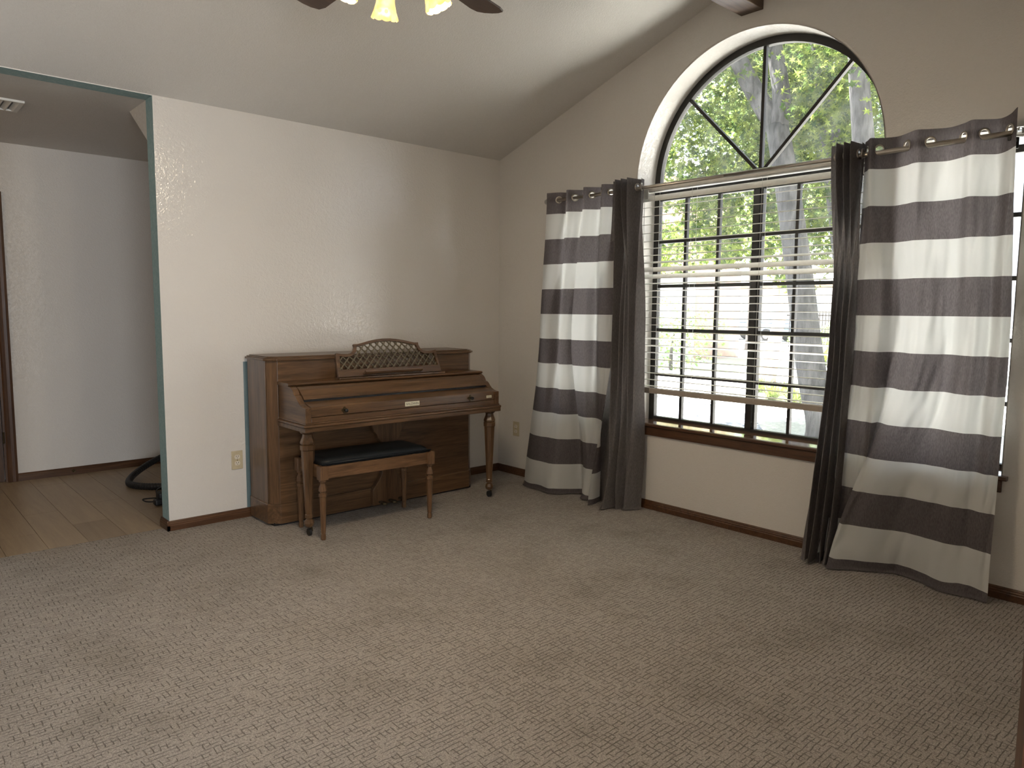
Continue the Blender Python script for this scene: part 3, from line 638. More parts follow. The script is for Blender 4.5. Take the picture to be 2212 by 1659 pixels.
# side boards with the canted corner boards, so the case reads as panels
obj('side_panel', prism(B(), [(xl, YB), (xl, 4.103), (xl+0.022, 4.103), (xl+0.022, YB)], 'z', 0.13, 0.985), M['pwz'], pi, bevel=0.002)
obj('side_panel', prism(B(), [(xr, YB), (xr, 4.103), (xr-0.022, 4.103), (xr-0.022, YB)], 'z', 0.13, 0.985), M['pwz'], pi, bevel=0.002)
obj('corner_panel', prism(B(), [(xl+0.003, 4.099), (1.8115, YP+0.001), (1.832, YP+0.02), (xl+0.024, 4.12)], 'z', 0.13, 0.985), M['pwz'], pi, bevel=0.002)
obj('corner_panel', prism(B(), [(xr-0.003, 4.099), (2*PC-1.8115, YP+0.001), (2*PC-1.832, YP+0.02), (xr-0.024, 4.12)], 'z', 0.13, 0.985), M['pwz'], pi, bevel=0.002)
obj('upper_panel', bx(1.814, 2*PC-1.814, YP+0.003, YP+0.022, 0.865, 0.985), M['pwx'], pi)
obj('lower_panel', bx(1.814, 2*PC-1.814, YP+0.003, YP+0.022, 0.13, 0.62), M['pwx'], pi)
obj('middle_panel', bx(1.814, 2*PC-1.814, YP+0.012, YP+0.022, 0.62, 0.865), M['pwx'], pi)
obj('base_board', prism(B(), [(xl-0.006, YB), (xl-0.006, 4.097), (1.809, YP-0.006), (2*PC-1.809, YP-0.006), (xr+0.006, 4.097), (xr+0.006, YB)], 'z', 0.012, 0.132), M['pwx'], pi, bevel=0.004)
obj('plinth', bx(xl+0.02, xr-0.02, YP+0.02, YB-0.01, 0.0, 0.02), M['black'], pi)
obj('back_frame', bx(xl+0.03, xr-0.03, 4.33, YB, 0.13, 0.98), M['pwx'], pi)
# stepped lid
def lidpoly(d): return [(xl-d, YB+0.004), (xl-d, 4.097-d*0.5), (1.81-d*0.5, YP-d), (2*PC-1.81+d*0.5, YP-d), (xr+d, 4.097-d*0.5), (xr+d, YB+0.004)]
ld = obj('lid', prism(B(), lidpoly(0.014), 'z', 0.985, 0.998), M['pwx'], pi, bevel=0.004)
obj('lid_molding', prism(B(), lidpoly(0.002), 'z', 0.998, 1.004), M['pwx'], ld, bevel=0.002)
obj('lid_molding', prism(B(), lidpoly(-0.014), 'z', 1.004, 1.009), M['pwx'], ld, bevel=0.002)
# keybed cheeks
prof = [(4.05, 0.655), (4.05, 0.846), (3.905, 0.846), (3.890, 0.842), (3.872, 0.833), (3.858, 0.817), (3.850, 0.801), (3.838, 0.800), (3.824, 0.792), (3.806, 0.773), (3.786, 0.757), (3.762, 0.747), (3.735, 0.741), (YK, 0.739), (YK, 0.655)]
for s, x0 in ((1, 1.815), (-1, 2*PC-1.815)):
    obj('cheek', prism(B(), prof, 'x', x0, x0+s*0.036), M['pwy'], pi, bevel=0.002)
# key slip shelf and molded keybed rim
def rim(z0, z1, d, bev=0.003):
    return prism(B(), [(1.815-d, YP+0.002), (1.815-d, YK-d+0.012), (1.815-d+0.012*0, YK-d), (2*PC-1.815+d, YK-d), (2*PC-1.815+d, YP+0.002)], 'z', z0, z1)
obj('keybed', rim(0.604, 0.628, 0.010), M['pwx'], pi, bevel=0.003)
obj('keybed_molding', rim(0.628, 0.645, 0.014), M['pwx'], pi, bevel=0.007, seg=3)
obj('keybed_molding', rim(0.645, 0.656, 0.004), M['pwx'], pi, bevel=0.003)
xi0, xi1 = 1.853, 2*PC-1.853
obj('key_slip', bx(xi0, xi1, YK+0.003, YK+0.02, 0.656, 0.684), M['pwx'], pi, bevel=0.002)
obj('fallboard', prism(B(), [(YK+0.006, 0.6865), (YK+0.006, 0.739), (YK+0.010, 0.743), (3.808, 0.764), (3.808, 0.752), (YK+0.024, 0.73), (YK+0.024, 0.6865)], 'x', xi0+0.001, xi1-0.001), M['pwx'], pi, bevel=0.002)
obj('key_well', bx(xi0, xi1, 3.81, 3.83, 0.66, 0.775), M['black'], pi)
# roll of the fallboard / name board sloping up to the shelf
nb = [(3.806, 0.783), (3.802, 0.777), (3.812, 0.773), (3.92, 0.83), (3.92, 0.846), (3.888, 0.842), (3.862, 0.829), (3.838, 0.81), (3.818, 0.795)]
obj('name_board', prism(B(), nb, 'x', xi0, xi1), M['pwx'], pi, smooth=False)
obj('shelf', prism(B(), [(YP, 0.846), (3.912, 0.846), (3.905, 0.849), (3.899, 0.856), (3.905, 0.862), (3.915, 0.8645), (YP, 0.8645)], 'x', 1.806, 2*PC-1.806), M['pwx'], pi)
obj('desk_rail', bx(2.15, 2.94, 3.935, 3.99, 0.8645, 0.874), M['pwx'], pi, bevel=0.002)
# hardware and name plates
def rosette(x, knob):
    c = (x, YK+0.006, 0.711); b = B()
    pts = [(c[0]+(0.0165+0.004*math.cos(4*a))*math.cos(a), c[2]+(0.0165+0.004*math.cos(4*a))*math.sin(a)) for a in [2*PI*i/32 for i in range(32)]]
    o = obj('rosette', prism(b, pts, 'y', c[1]-0.004, c[1]), M['brass'], pi, bevel=0.001)
    for k in range(4):
        a = PI/4+k*PI/2; obj('petal', lathe(B(), [(0.005, -0.0055), (0.006, -0.004)], (c[0]+0.009*math.cos(a), c[1], c[2]+0.009*math.sin(a)), 8, axis='y'), M['brass'], o)
    if knob: obj('knob', lathe(B(), [(0.005, -0.004), (0.005, -0.018), (0.010, -0.022), (0.011, -0.028), (0.008, -0.033)], c, 14, axis='y'), M['black'], o, smooth=True)
rosette(2.060, True); rosette(2.985, True)
def text(name, s, x, y, z, size, parent, mtl, shear=0):
    cu = bpy.data.curves.new('txt', 'FONT'); cu.body = s; cu.size = size; cu.align_x = 'CENTER'; cu.align_y = 'CENTER'; cu.extrude = 0.0002; cu.shear = shear
    o = bpy.data.objects.new('txt', cu); COL.objects.link(o); dg = bpy.context.evaluated_depsgraph_get(); dg.update()
    me = bpy.data.meshes.new_from_object(o.evaluated_get(dg)); bpy.data.objects.remove(o)
    b = B(); b.from_mesh(me); bmesh.ops.rotate(b, verts=b.verts, cent=(0, 0, 0), matrix=Matrix.Rotation(PI/2, 3, 'X')); bmesh.ops.translate(b, verts=b.verts, vec=(x, y, z))
    return obj(name, b, mtl, parent, recalc=False)
npl = obj('name_plate', bx(2.474, 2.580, YK+0.002, YK+0.006, 0.6965, 0.7245), M['plate'], pi, bevel=0.001)
text('lettering', 'BALDWIN', 2.527, YK+0.0016, 0.7105, 0.0205, npl, M['ink'])
np2 = obj('name_plate', bx(3.125, 3.171, YK+0.003, YK+0.006, 0.700, 0.717), M['plate'], pi, bevel=0.001)
text('lettering', 'Acrosonic', 3.148, YK+0.0026, 0.7085, 0.0095, np2, M['ink'], 0.3)
# music desk: shaped frame around a bronze lattice, leaning back
MC = 2.540
def desk_tf(bm):   # local (x, 0, z) -> leaned about the hinge
    for v in bm.verts:
        y, z = v.co.y, v.co.z; a = math.radians(19)
        v.co.y = 3.965+y*math.cos(a)+z*math.sin(a); v.co.z = 0.874+z*math.cos(a)-y*math.sin(a)
        v.co.x += MC
    return bm
def half(pts): return pts+[(-p[0], p[1]) for p in pts[::-1]]
o_half = [(-0.386, 0), (-0.374, 0.152), (-0.340, 0.146), (-0.300, 0.143), (-0.272, 0.149), (-0.252, 0.166), (-0.242, 0.188), (-0.243, 0.206), (-0.215, 0.206), (-0.180, 0.213), (-0.130, 0.225), (-0.075, 0.234), (-0.03, 0.238)]
i_half = [(-0.366, 0.046), (-0.352, 0.132), (-0.315, 0.126), (-0.280, 0.127), (-0.252, 0.139), (-0.234, 0.156), (-0.225, 0.178), (-0.222, 0.190), (-0.185, 0.196), (-0.130, 0.208), (-0.075, 0.217), (-0.03, 0.221)]
oh, ih = half(o_half), half(i_half)
md_ = obj('music_desk', desk_tf(prism(B(), oh, 'y', -0.009, 0.009, holes=[ih])), M['pwx'], pi, bevel=0.003)
obj('ledge', desk_tf(prism(B(), [(-0.046, 0.014), (-0.046, 0.024), (-0.040, 0.026), (-0.030, 0.016), (-0.009, 0.016), (-0.009, 0.006), (-0.036, 0.006)], 'x', -0.215, 0.215)), M['pwx'], md_)
def inside(x, z):
    c = False; n = len(ih); j = n-1
    for i in range(n):
        if (ih[i][1] > z) != (ih[j][1] > z) and x < (ih[j][0]-ih[i][0])*(z-ih[i][1])/(ih[j][1]-ih[i][1])+ih[i][0]: c = not c
        j = i
    return c
# diagonal lattice bars, clipped to the opening, with a rosette at each crossing
STEP = 0.047
def run(slope, k):
    pts = []; inside_now = False; s = []
    for i in range(-240, 241):
        x = i*0.0016; z = slope*(x-k)+0.13
        if inside(x, z): s.append((x, z))
    return s
b = B(); crossing = []
for slope in (1.05, -1.05):
    for kk in range(-18, 19):
        s = run(slope, kk*STEP)
        if len(s) < 4: continue
        segs = [[s[0]]]
        for p in s[1:]:
            if p[0]-segs[-1][-1][0] > 0.0025: segs.append([p])
            else: segs[-1].append(p)
        for sg in segs:
            if len(sg) < 4: continue
            a_, c_ = Vector(sg[0]), Vector(sg[-1]); d = (c_-a_).normalized(); n = Vector((-d.y, d.x))*0.0036
            a_ -= d*0.004; c_ += d*0.004; yo = -0.002 if slope > 0 else 0.001
            prism(b, [tuple(a_-n), tuple(c_-n), tuple(c_+n), tuple(a_+n)], 'y', yo-0.0018, yo+0.0018)
la = obj('lattice', desk_tf(b), M['lattice'], md_)
b = B()
for i in range(-22, 23):
    for j in range(-8, 9):
        if (i+j) % 2: continue
        x = i*STEP/2; z = 0.13+j*1.05*STEP/2
        if inside(x, z) and inside(x+0.004, z) and inside(x-0.004, z):
            pts = [(x+(0.0082+0.0026*math.cos(6*a))*math.cos(a), z+(0.0082+0.0026*math.cos(6*a))*math.sin(a)) for a in [2*PI*q/12 for q in range(12)]]
            prism(b, pts, 'y', -0.0052, 0.002)
            for (ex, ez) in ((0.5, 0.0), (0, 0.5)):
                pass
tag(obj('lattice_studs', desk_tf(b), M['lattice'], md_), kind='stuff')
# front legs, faceted
LEG = [(0.014, 0.050), (0.024, 0.058), (0.029, 0.075), (0.024, 0.092), (0.0145, 0.102), (0.019, 0.104), (0.023, 0.106), (0.023, 0.124), (0.0205, 0.128), (0.0375, 0.495), (0.042, 0.499), (0.0425, 0.524), (0.036, 0.528), (0.0415, 0.534), (0.042, 0.543), (0.030, 0.572), (0.027, 0.586), (0.041, 0.596), (0.042, 0.604)]
for x in (1.852, 2*PC-1.852):
    lg = obj('leg', lathe(B(), LEG, (x, 3.768, 0), 8, PI/8), M['pwz'], pi)
    cs = obj('caster', tube(B(), [(x-0.008, 3.768, 0.022), (x+0.008, 3.768, 0.022)], 0.021, 16), M['black'], lg)
    obj('caster_fork', tube(B(), cat([(x, 3.768, 0.058), (x+0.012, 3.766, 0.045), (x+0.016, 3.768, 0.022)], 6), 0.006, 8), M['brass'], lg)
# carved centre post, mirrored halves, in front of the lower panel
ol = [(-0.125, 0.0), (-0.125, 0.118), (-0.118, 0.135), (-0.085, 0.175), (-0.060, 0.215), (-0.052, 0.255), (-0.062, 0.285), (-0.085, 0.30), (-0.085, 0.34), (-0.060, 0.36), (-0.050, 0.395), (-0.055, 0.43), (-0.085, 0.46), (-0.092, 0.485), (-0.115, 0.51), (-0.128, 0.56), (-0.128, 0.604)]
def post_poly(): return [(PC+0.02+p[0], max(0.02, p[1])) for p in ol]+[(PC+0.02-p[0], max(0.02, p[1])) for p in ol[::-1]]
obj('center_post', prism(B(), post_poly(), 'y', YP-0.036, YP+0.003), M['pwz'], pi, bevel=0.005)
for dx in (-0.075, 0.0, 0.075):
    x = PC+0.02+dx
    obj('pedal', prism(B(), [(x-0.010, YP-0.034), (x-0.012, YP-0.055), (x-0.019, YP-0.085), (x-0.016, YP-0.105), (x, YP-0.112), (x+0.016, YP-0.105), (x+0.019, YP-0.085), (x+0.012, YP-0.055), (x+0.010, YP-0.034)], 'z', 0.034, 0.047), M['brass'], pi, bevel=0.004, smooth=False)

# ------------------------------------------------------------------ bench (own coordinates, turned slightly)
be = thing('piano_bench', 'brown wooden piano bench with black padded seat', 'bench', (2.235, 3.782, 0), math.radians(-2.6)); ORG[be.name] = Vector((0, 0, 0))
BX, BYY = 0.352, 0.152
BL = [(0.0115, 0), (0.014, 0.004), (0.0145, 0.020), (0.0115, 0.036), (0.0135, 0.040), (0.0195, 0.245), (0.0235, 0.250), (0.0235, 0.265), (0.017, 0.268), (0.017, 0.274), (0.0235, 0.281), (0.020, 0.303), (0.0130, 0.320), (0.0130, 0.328), (0.021, 0.332), (0.021, 0.344)]
for sx in (-1, 1):
    for sy in (-1, 1):
        x, y = sx*BX, sy*BYY
        lg = obj('leg', lathe(B(), BL, (x, y, 0), 8, PI/8), M['bwz'], be)
        obj('leg_block', bx(x-0.0245, x+0.0245, y-0.0245, y+0.0245, 0.343, 0.421), M['bwz'], lg, bevel=0.002)
for sy in (-1, 1): obj('apron', bx(-BX+0.0235, BX-0.0235, sy*BYY-0.011, sy*BYY+0.019*0+0.011, 0.348, 0.418), M['bwx'], be)
for sx in (-1, 1): obj('apron', bx(sx*BX-0.011, sx*BX+0.011, -BYY+0.0235, BYY-0.0235, 0.348, 0.418), M['bwy'], be)
b = bx(-BX-0.004, BX+0.004, -BYY-0.004, BYY+0.004, 0.4185, 0.436)
obj('seat', bx(-BX-0.0, BX+0.0, -BYY-0.002, BYY+0.002, 0.4185, 0.424), M['vinyl'], be)
b = B(); nx, ny = 24, 12; g = []
for i in range(nx+1):
    row = []
    for j in range(ny+1):
        u, v = i/nx*2-1, j/ny*2-1; e = (1-abs(u)**14)*(1-abs(v)**8)
        row.append(b.verts.new((u*(BX+0.006), v*(BYY+0.010), 0.424+0.034*max(0, e)**0.35*(0.92+0.08*(1-u*u)))))
    g.append(row)
for i in range(nx):
    for j in range(ny): b.faces.new((g[i][j], g[i+1][j], g[i+1][j+1], g[i][j+1]))
bmesh.ops.contextual_create(b, geom=[e for e in b.edges if e.is_boundary])
obj('cushion', b, M['vinyl'], be, smooth=True)
b = B(); tube(b, [(-BX-0.004, -BYY-0.008, 0.432), (BX+0.004, -BYY-0.008, 0.432)], 0.005, 8)
obj('piping', b, M['vinyl'], be, smooth=True)

# ------------------------------------------------------------------ ceiling fan
FX, FY = 1.455, RIDGE
fan = thing('ceiling_fan', 'five-blade dark wood ceiling fan with lit glass shades', 'ceiling fan', (FX, FY, 2.30))
obj('downrod', tube(B(), [(FX, FY, 2.94), (FX, FY, 2.70)], 0.014, 12), M['brass'], fan, smooth=True)
obj('canopy', lathe(B(), [(0.065, 2.941), (0.06, 2.915), (0.03, 2.89), (0.016, 2.885)], (FX, FY, 0), 24), M['brass'], fan, smooth=True)
obj('motor', lathe(B(), [(0.03, 2.71), (0.09, 2.70), (0.125, 2.67), (0.13, 2.61), (0.11, 2.575), (0.06, 2.56), (0.055, 2.50), (0.07, 2.49), (0.07, 2.45), (0.03, 2.44)], (FX, FY, 0), 28), M['brass'], fan, smooth=True)
M['blade'] = wood('fan_blade_wood', 'x', (0.03, 0.013, 0.007), (0.075, 0.036, 0.02), rough=0.35, scale=10)
for k in range(5):
    a = math.radians(18.2+72*k); ca, sa = math.cos(a), math.sin(a); pt = math.radians(11)
    ol2 = [(0.20, -0.045), (0.24, -0.058), (0.45, -0.068), (0.61, -0.075), (0.648, -0.066), (0.664, -0.035), (0.668, 0), (0.664, 0.035), (0.648, 0.066), (0.61, 0.075), (0.45, 0.068), (0.24, 0.058), (0.20, 0.045)]
    b = prism(B(), ol2, 'z', -0.004, 0.004)
    for v in b.verts:
        x, y, z = v.co; y, z = y*math.cos(pt)-z*math.sin(pt), y*math.sin(pt)+z*math.cos(pt)
        v.co = (FX+x*ca-y*sa, FY+x*sa+y*ca, 2.545+z)
    bl_ = obj('blade', b, M['blade'], fan, bevel=0.002)
    b = prism(B(), [(0.10, -0.015), (0.20, -0.022), (0.27, -0.03), (0.27, 0.03), (0.20, 0.022), (0.10, 0.015)], 'z', -0.010, -0.004)
    for v in b.verts:
        x, y, z = v.co; v.co = (FX+x*ca-y*sa, FY+x*sa+y*ca, 2.545+z+0.02*(0.27-x)/0.17)
    obj('blade_iron', b, M['brass'], bl_)
# frosted, scalloped shades with a bulb in each
def shade_mat():
    mm, nt, bs = mat('frosted_shade'); bs.inputs['Base Color'].default_value = (0.50, 0.36, 0.15, 1); bs.inputs['Roughness'].default_value = 0.35; bs.inputs['Transmission Weight'].default_value = 0.25
    nz = N(nt, 'ShaderNodeTexNoise'); nz.inputs['Scale'].default_value = 40; L(nt, geo(nt), nz.inputs[0])
    L(nt, ramp(nt, nz.outputs[0], [(0.35, (1.0, 0.62, 0.20)), (0.6, (1.0, 0.82, 0.42))]), bs.inputs['Emission Color']); bs.inputs['Emission Strength'].default_value = 0.5; return mm
M['shade'] = shade_mat()
M['bulb'], nt_, bs_ = mat('lit_bulb'); bs_.inputs['Emission Color'].default_value = (1.0, 0.72, 0.38, 1); bs_.inputs['Emission Strength'].default_value = 30
VA = math.atan2(2.36, 1.49)+math.radians(9)
for k in range(4):
    a = VA+k*PI/2; ax = Vector((math.cos(a), math.sin(a), 0)); tiltv = math.radians(24)
    dirv = (ax*math.sin(tiltv)-Vector((0, 0, 1))*math.cos(tiltv)).normalized()
    c0 = Vector((FX, FY, 2.470))+ax*0.115
    u = dirv.orthogonal().normalized(); v = dirv.cross(u)
    arm = obj('lamp_arm', tube(B(), cat([(FX, FY, 2.475), tuple(Vector((FX, FY, 2.495))+ax*0.05), tuple(c0)], 10), 0.008, 8), M['brass'], fan, smooth=True)
    obj('socket', tube(B(), [c0-dirv*0.004, c0+dirv*0.03], 0.018, 12), M['brass'], arm, smooth=True)
    b = B(); rings = []; ns = 40
    for (rr, hh) in ((0.018, 0.012), (0.026, 0.022), (0.031, 0.05), (0.034, 0.075), (0.040, 0.10), (0.049, 0.125)):
        ring = []
        for i in range(ns):
            th = 2*PI*i/ns; q = hh+(0.005*abs(math.sin(th*5)) if hh > 0.12 else 0); fl = 1+0.05*math.cos(th*10)*(hh/0.125)
            ring.append(b.verts.new(c0+dirv*q+(u*math.cos(th)+v*math.sin(th))*rr*fl))
        rings.append(ring)
    for r0, r1 in zip(rings, rings[1:]):
        for i in range(ns): b.faces.new((r0[i], r0[(i+1) % ns], r1[(i+1) % ns], r1[i]))
    sh = obj('lamp_shade', b, M['shade'], fan, smooth=True)
    sm = sh.modifiers.new('solid', 'SOLIDIFY'); sm.thickness = 0.003
    for i in range(10):   # pressed ovals around the flare
        th = 2*PI*(i+0.5)/10; n = (u*math.cos(th)+v*math.sin(th)); c = c0+dirv*0.098+n*0.0395
        bb = B(); lathe(bb, [(0.0, -0.0), (0.006, 0.0005), (0.0075, -0.0015), (0.0, -0.002)][1:3], (0, 0, 0), 10)
        mt = Matrix((u.cross(n) if False else dirv.cross(n), dirv, n)).transposed().to_4x4(); mt.translation = c; bmesh.ops.transform(bb, matrix=mt, verts=bb.verts)
        obj('pressed_oval', bb, M['shade'], sh)
    bb = B(); bmesh.ops.create_uvsphere(bb, u_segments=12, v_segments=8, radius=0.017); bmesh.ops.translate(bb, verts=bb.verts, vec=c0+dirv*0.062)
    obj('bulb', bb, M['bulb'], arm, smooth=True)
    pl = bpy.data.lights.new('bulb_light', 'POINT'); pl.energy = 11; pl.color = (1.0, 0.82, 0.60); pl.shadow_soft_size = 0.03
    po = link(bpy.data.objects.new('bulb_light', pl)); po.location = c0+dirv*0.115

# ------------------------------------------------------------------ vacuum hose and cord in the hall
hp = cat([(2.05, 5.95, 0.30), (1.82, 6.02, 0.16), (1.62, 5.98, 0.085), (1.47, 5.84, 0.042), (1.395, 5.66, 0.027), (1.43, 5.53, 0.024), (1.55, 5.42, 0.024), (1.75, 5.33, 0.024), (2.05, 5.26, 0.024), (2.3, 5.22, 0.024)], 150)
hz = obj('vacuum_hose', tube(B(), hp, [0.0225+(0.0018 if i % 2 else 0) for i in range(150)], 14), M['black'], loc=(1.43, 5.53, 0)); tag(hz, 'black ribbed vacuum hose curled on the hallway floor', 'hose')
pc = thing('power_cord', 'black power cord bundled on the hallway floor behind the wall end', 'cord', (1.45, 5.05, 0))
b = B(); box(b, 1.372, 1.46, 4.965, 5.02, 0.004, 0.045)
obj('plug', b, M['black'], pc, bevel=0.012, seg=3)
obj('plug_cap', bx(1.40, 1.52, 4.99, 5.06, 0.03, 0.085), M['black'], pc, bevel=0.018, seg=3)
obj('cord', tube(B(), cat([(1.43, 5.03, 0.04), (1.38, 5.10, 0.03), (1.345, 5.14, 0.02), (1.36, 5.09, 0.012), (1.42, 5.04, 0.02), (1.50, 5.03, 0.05)], 40), 0.0045, 8), M['black'], pc, smooth=True)
obj('cord', tube(B(), cat([(1.41, 5.03, 0.05), (1.405, 5.05, 0.085), (1.43, 5.05, 0.105), (1.47, 5.04, 0.105), (1.55, 5.03, 0.06), (1.7, 5.1, 0.008), (2.2, 5.2, 0.006)], 40), 0.0045, 8), M['black'], pc, smooth=True)

# ------------------------------------------------------------------ outdoors
GZ = -0.22
def ground_mat():
    mm, nt, bs = mat('sunlit_yard'); p = geo(nt)
    n1 = N(nt, 'ShaderNodeTexNoise'); n1.inputs['Scale'].default_value = 0.55; n1.inputs['Detail'].default_value = 5; L(nt, p, n1.inputs[0])
    n2 = N(nt, 'ShaderNodeTexNoise'); n2.inputs['Scale'].default_value = 30; n2.inputs['Detail'].default_value = 3; L(nt, p, n2.inputs[0])
    a = ramp(nt, n1.outputs[0], [(0.4, (0.56, 0.56, 0.55)), (0.6, (0.48, 0.49, 0.44))]); c = ramp(nt, n2.outputs[0], [(0.3, (0.75, 0.75, 0.75)), (0.7, (1.1, 1.1, 1.1))])
    mx = N(nt, 'ShaderNodeMix'); mx.data_type = 'RGBA'; mx.blend_type = 'MULTIPLY'; mx.inputs[0].default_value = 1; L(nt, a, mx.inputs[6]); L(nt, c, mx.inputs[7]); L(nt, mx.outputs[2], bs.inputs['Base Color'])
    bs.inputs['Roughness'].default_value = 0.95; return mm
gy = obj('ground_yard', bx(W+0.24, 90, -60, 90, GZ-0.2, GZ), ground_mat()); tag(gy, 'dry sunlit front yard outside the window', 'yard', kind='structure')
gb = obj('shaded_ground', prism(B(), [(W+0.3, 3.4), (8.0, 4.3), (9.6, 5.4), (10.3, 6.6), (10.3, 14), (W+0.3, 14)], 'z', GZ, GZ+0.012), plain('shade_blue_grey', (0.20, 0.22, 0.26), 0.95, scale=40, noise_amt=0.3)); tag(gb, 'ground patch coloured blue grey to stand for shade outside the window', 'shaded ground', kind='structure')  # blue grey colour stands in for shade on the ground near the house
dv = obj('driveway', prism(B(), [(10.5, -40), (16, -40), (16, 60), (10.5, 60)], 'z', GZ, GZ+0.012), plain('pale_concrete', (0.62, 0.60, 0.56), 0.9, scale=6)); tag(dv, 'pale concrete drive outside the window', 'driveway', kind='structure')
st_ = obj('street', prism(B(), [(24, -50), (36, -50), (36, 80), (24, 80)], 'z', GZ, GZ+0.01), plain('pale_asphalt', (0.42, 0.41, 0.40), 0.9, scale=8)); tag(st_, 'pale sunlit street beyond the yard', 'street', kind='structure')
M['bark'], nt_, bs_ = mat('grey_bark'); c_ = geo(nt_, (1, 1, 0.22)); n_b = N(nt_, 'ShaderNodeTexNoise'); n_b.inputs['Scale'].default_value = 26; n_b.inputs['Detail'].default_value = 6; L(nt_, c_, n_b.inputs[0])
L(nt_, ramp(nt_, n_b.outputs[0], [(0.35, (0.028, 0.027, 0.026)), (0.65, (0.08, 0.077, 0.074))]), bs_.inputs['Base Color']); bs_.inputs['Roughness'].default_value = 0.95; bump(nt_, bs_, n_b.outputs[0], 0.8, 0.03)
def leaf_mat(name, c0, c1):
    mm, nt, bs = mat(name); nt.nodes.remove(bs); out = nt.nodes['Material Output']
    at = N(nt, 'ShaderNodeAttribute'); at.attribute_name = 'tint'
    col = ramp(nt, at.outputs['Fac'], [(0.0, c0), (1.0, c1)])
    df = N(nt, 'ShaderNodeBsdfDiffuse'); tl = N(nt, 'ShaderNodeBsdfTranslucent'); L(nt, col, df.inputs[0]); L(nt, col, tl.inputs[0])
    ms = N(nt, 'ShaderNodeMixShader'); ms.inputs[0].default_value = 0.5; L(nt, df.outputs[0], ms.inputs[1]); L(nt, tl.outputs[0], ms.inputs[2]); L(nt, ms.outputs[0], out.inputs[0]); return mm
M['leaf'] = leaf_mat('maple_leaf', (0.03, 0.062, 0.014), (0.20, 0.25, 0.055))
M['leaf2'] = leaf_mat('pale_leaf', (0.16, 0.28, 0.09), (0.46, 0.58, 0.22))
STAR = [(0.0, -0.28), (0.10, -0.08), (0.42, -0.18), (0.20, 0.06), (0.46, 0.30), (0.13, 0.20), (0.0, 0.56), (-0.13, 0.20), (-0.46, 0.30), (-0.20, 0.06), (-0.42, -0.18), (-0.10, -0.08)]
def foliage(parent, blobs, n, size, material, seed):
    """n star leaves in ellipsoid clumps: (centre, radii, weight)"""
    rnd = random.Random(seed); vs, fs, tints = [], [], []
    org = ORG[parent.name]; tot = sum(q[2] for q in blobs)
    for c, r, wt in blobs:
        for _ in range(int(n*wt/tot)):
            while True:
                p = Vector((rnd.uniform(-1, 1), rnd.uniform(-1, 1), rnd.uniform(-1, 1)))
                if p.length < 1 and noise.noise(Vector((p.x*r[0]*1.3+c[0], p.y*r[1]*1.3+c[1], p.z*r[2]*1.3+c[2]))) > -0.12: break
            p = Vector(c)+Vector((p.x*r[0], p.y*r[1], p.z*r[2]))-org
            s = size*rnd.uniform(0.7, 1.3)
            nrm = Vector((rnd.gauss(0, 0.6), rnd.gauss(0, 0.6), rnd.uniform(0.2, 1))).normalized(); a = nrm.orthogonal().normalized(); b_ = nrm.cross(a)
            th = rnd.uniform(0, 2*PI); u_, v_ = a*math.cos(th)+b_*math.sin(th), b_*math.cos(th)-a*math.sin(th)
            k = len(vs); tt = rnd.random()**1.3
            vs.append(p+nrm*0.06*s); tints.append(tt)
            for q in STAR: vs.append(p+(u_*q[0]+v_*q[1])*s); tints.append(tt)
            for i in range(12): fs.append((k, k+1+i, k+1+(i+1) % 12))
    me = bpy.data.meshes.new('foliage'); me.from_pydata([tuple(v) for v in vs], [], fs)
    at = me.attributes.new('tint', 'FLOAT', 'POINT'); at.data.foreach_set('value', tints); me.materials.append(material)
    o = link(bpy.data.objects.new('foliage', me)); o.parent = parent; ORG[o.name] = org; tag(o, kind='stuff'); return o
def limb(parent, pts, rads, n=14, name='branch', seed=0):
    pp = cat(pts, n); k = len(pts)-1
    rr = []
    for i in range(n):
        t = i/(n-1)*k; j = min(int(t), k-1); rr.append(rads[j]*(1-(t-j))+rads[j+1]*(t-j))
    return obj(name, tube(B(), pp, rr, 12), M['bark'], parent, smooth=True)
def pix(px, py, X):     # world point seen at a photo pixel on the plane x = X, used once to place the trees
    d = fw+r2*((px-1106)/F_PX)-u2*((py-829.5)/F_PX); t = X/d.x; return Vector((0, 0, CAM_H))+d*t
# the big forked tree in the yard
def tree(name, label, base, group='yard trees'):
    return thing(name, label, 'tree', base, group=group)
X1 = 8.3
p_base = pix(1775, 955, X1); p_base.z = GZ
t1 = tree('maple_tree', 'forked grey trunk tree seen through the middle of the arched window', tuple(p_base))
limb(t1, [tuple(p_base+Vector((0, -0.03, -0.05))), tuple(p_base+Vector((0, 0, 0.25))), tuple(pix(1752, 800, X1)), tuple(pix(1727, 600, X1)), tuple(pix(1700, 400, X1)), tuple(pix(1678, 270, X1))], [0.24, 0.19, 0.165, 0.155, 0.14, 0.13], 22, 'trunk')
limb(t1, [tuple(pix(1683, 290, X1)), tuple(pix(1640, 215, X1)), tuple(pix(1600, 140, X1-0.1)), tuple(pix(1560, 20, X1-0.3)), tuple(pix(1530, -150, X1-0.4))], [0.11, 0.115, 0.105, 0.09, 0.06], 16)
limb(t1, [tuple(pix(1680, 280, X1)), tuple(pix(1688, 210, X1)), tuple(pix(1672, 90, X1+0.1)), tuple(pix(1662, -60, X1+0.1)), tuple(pix(1670, -250, X1+0.2))], [0.12, 0.105, 0.09, 0.075, 0.05], 16)
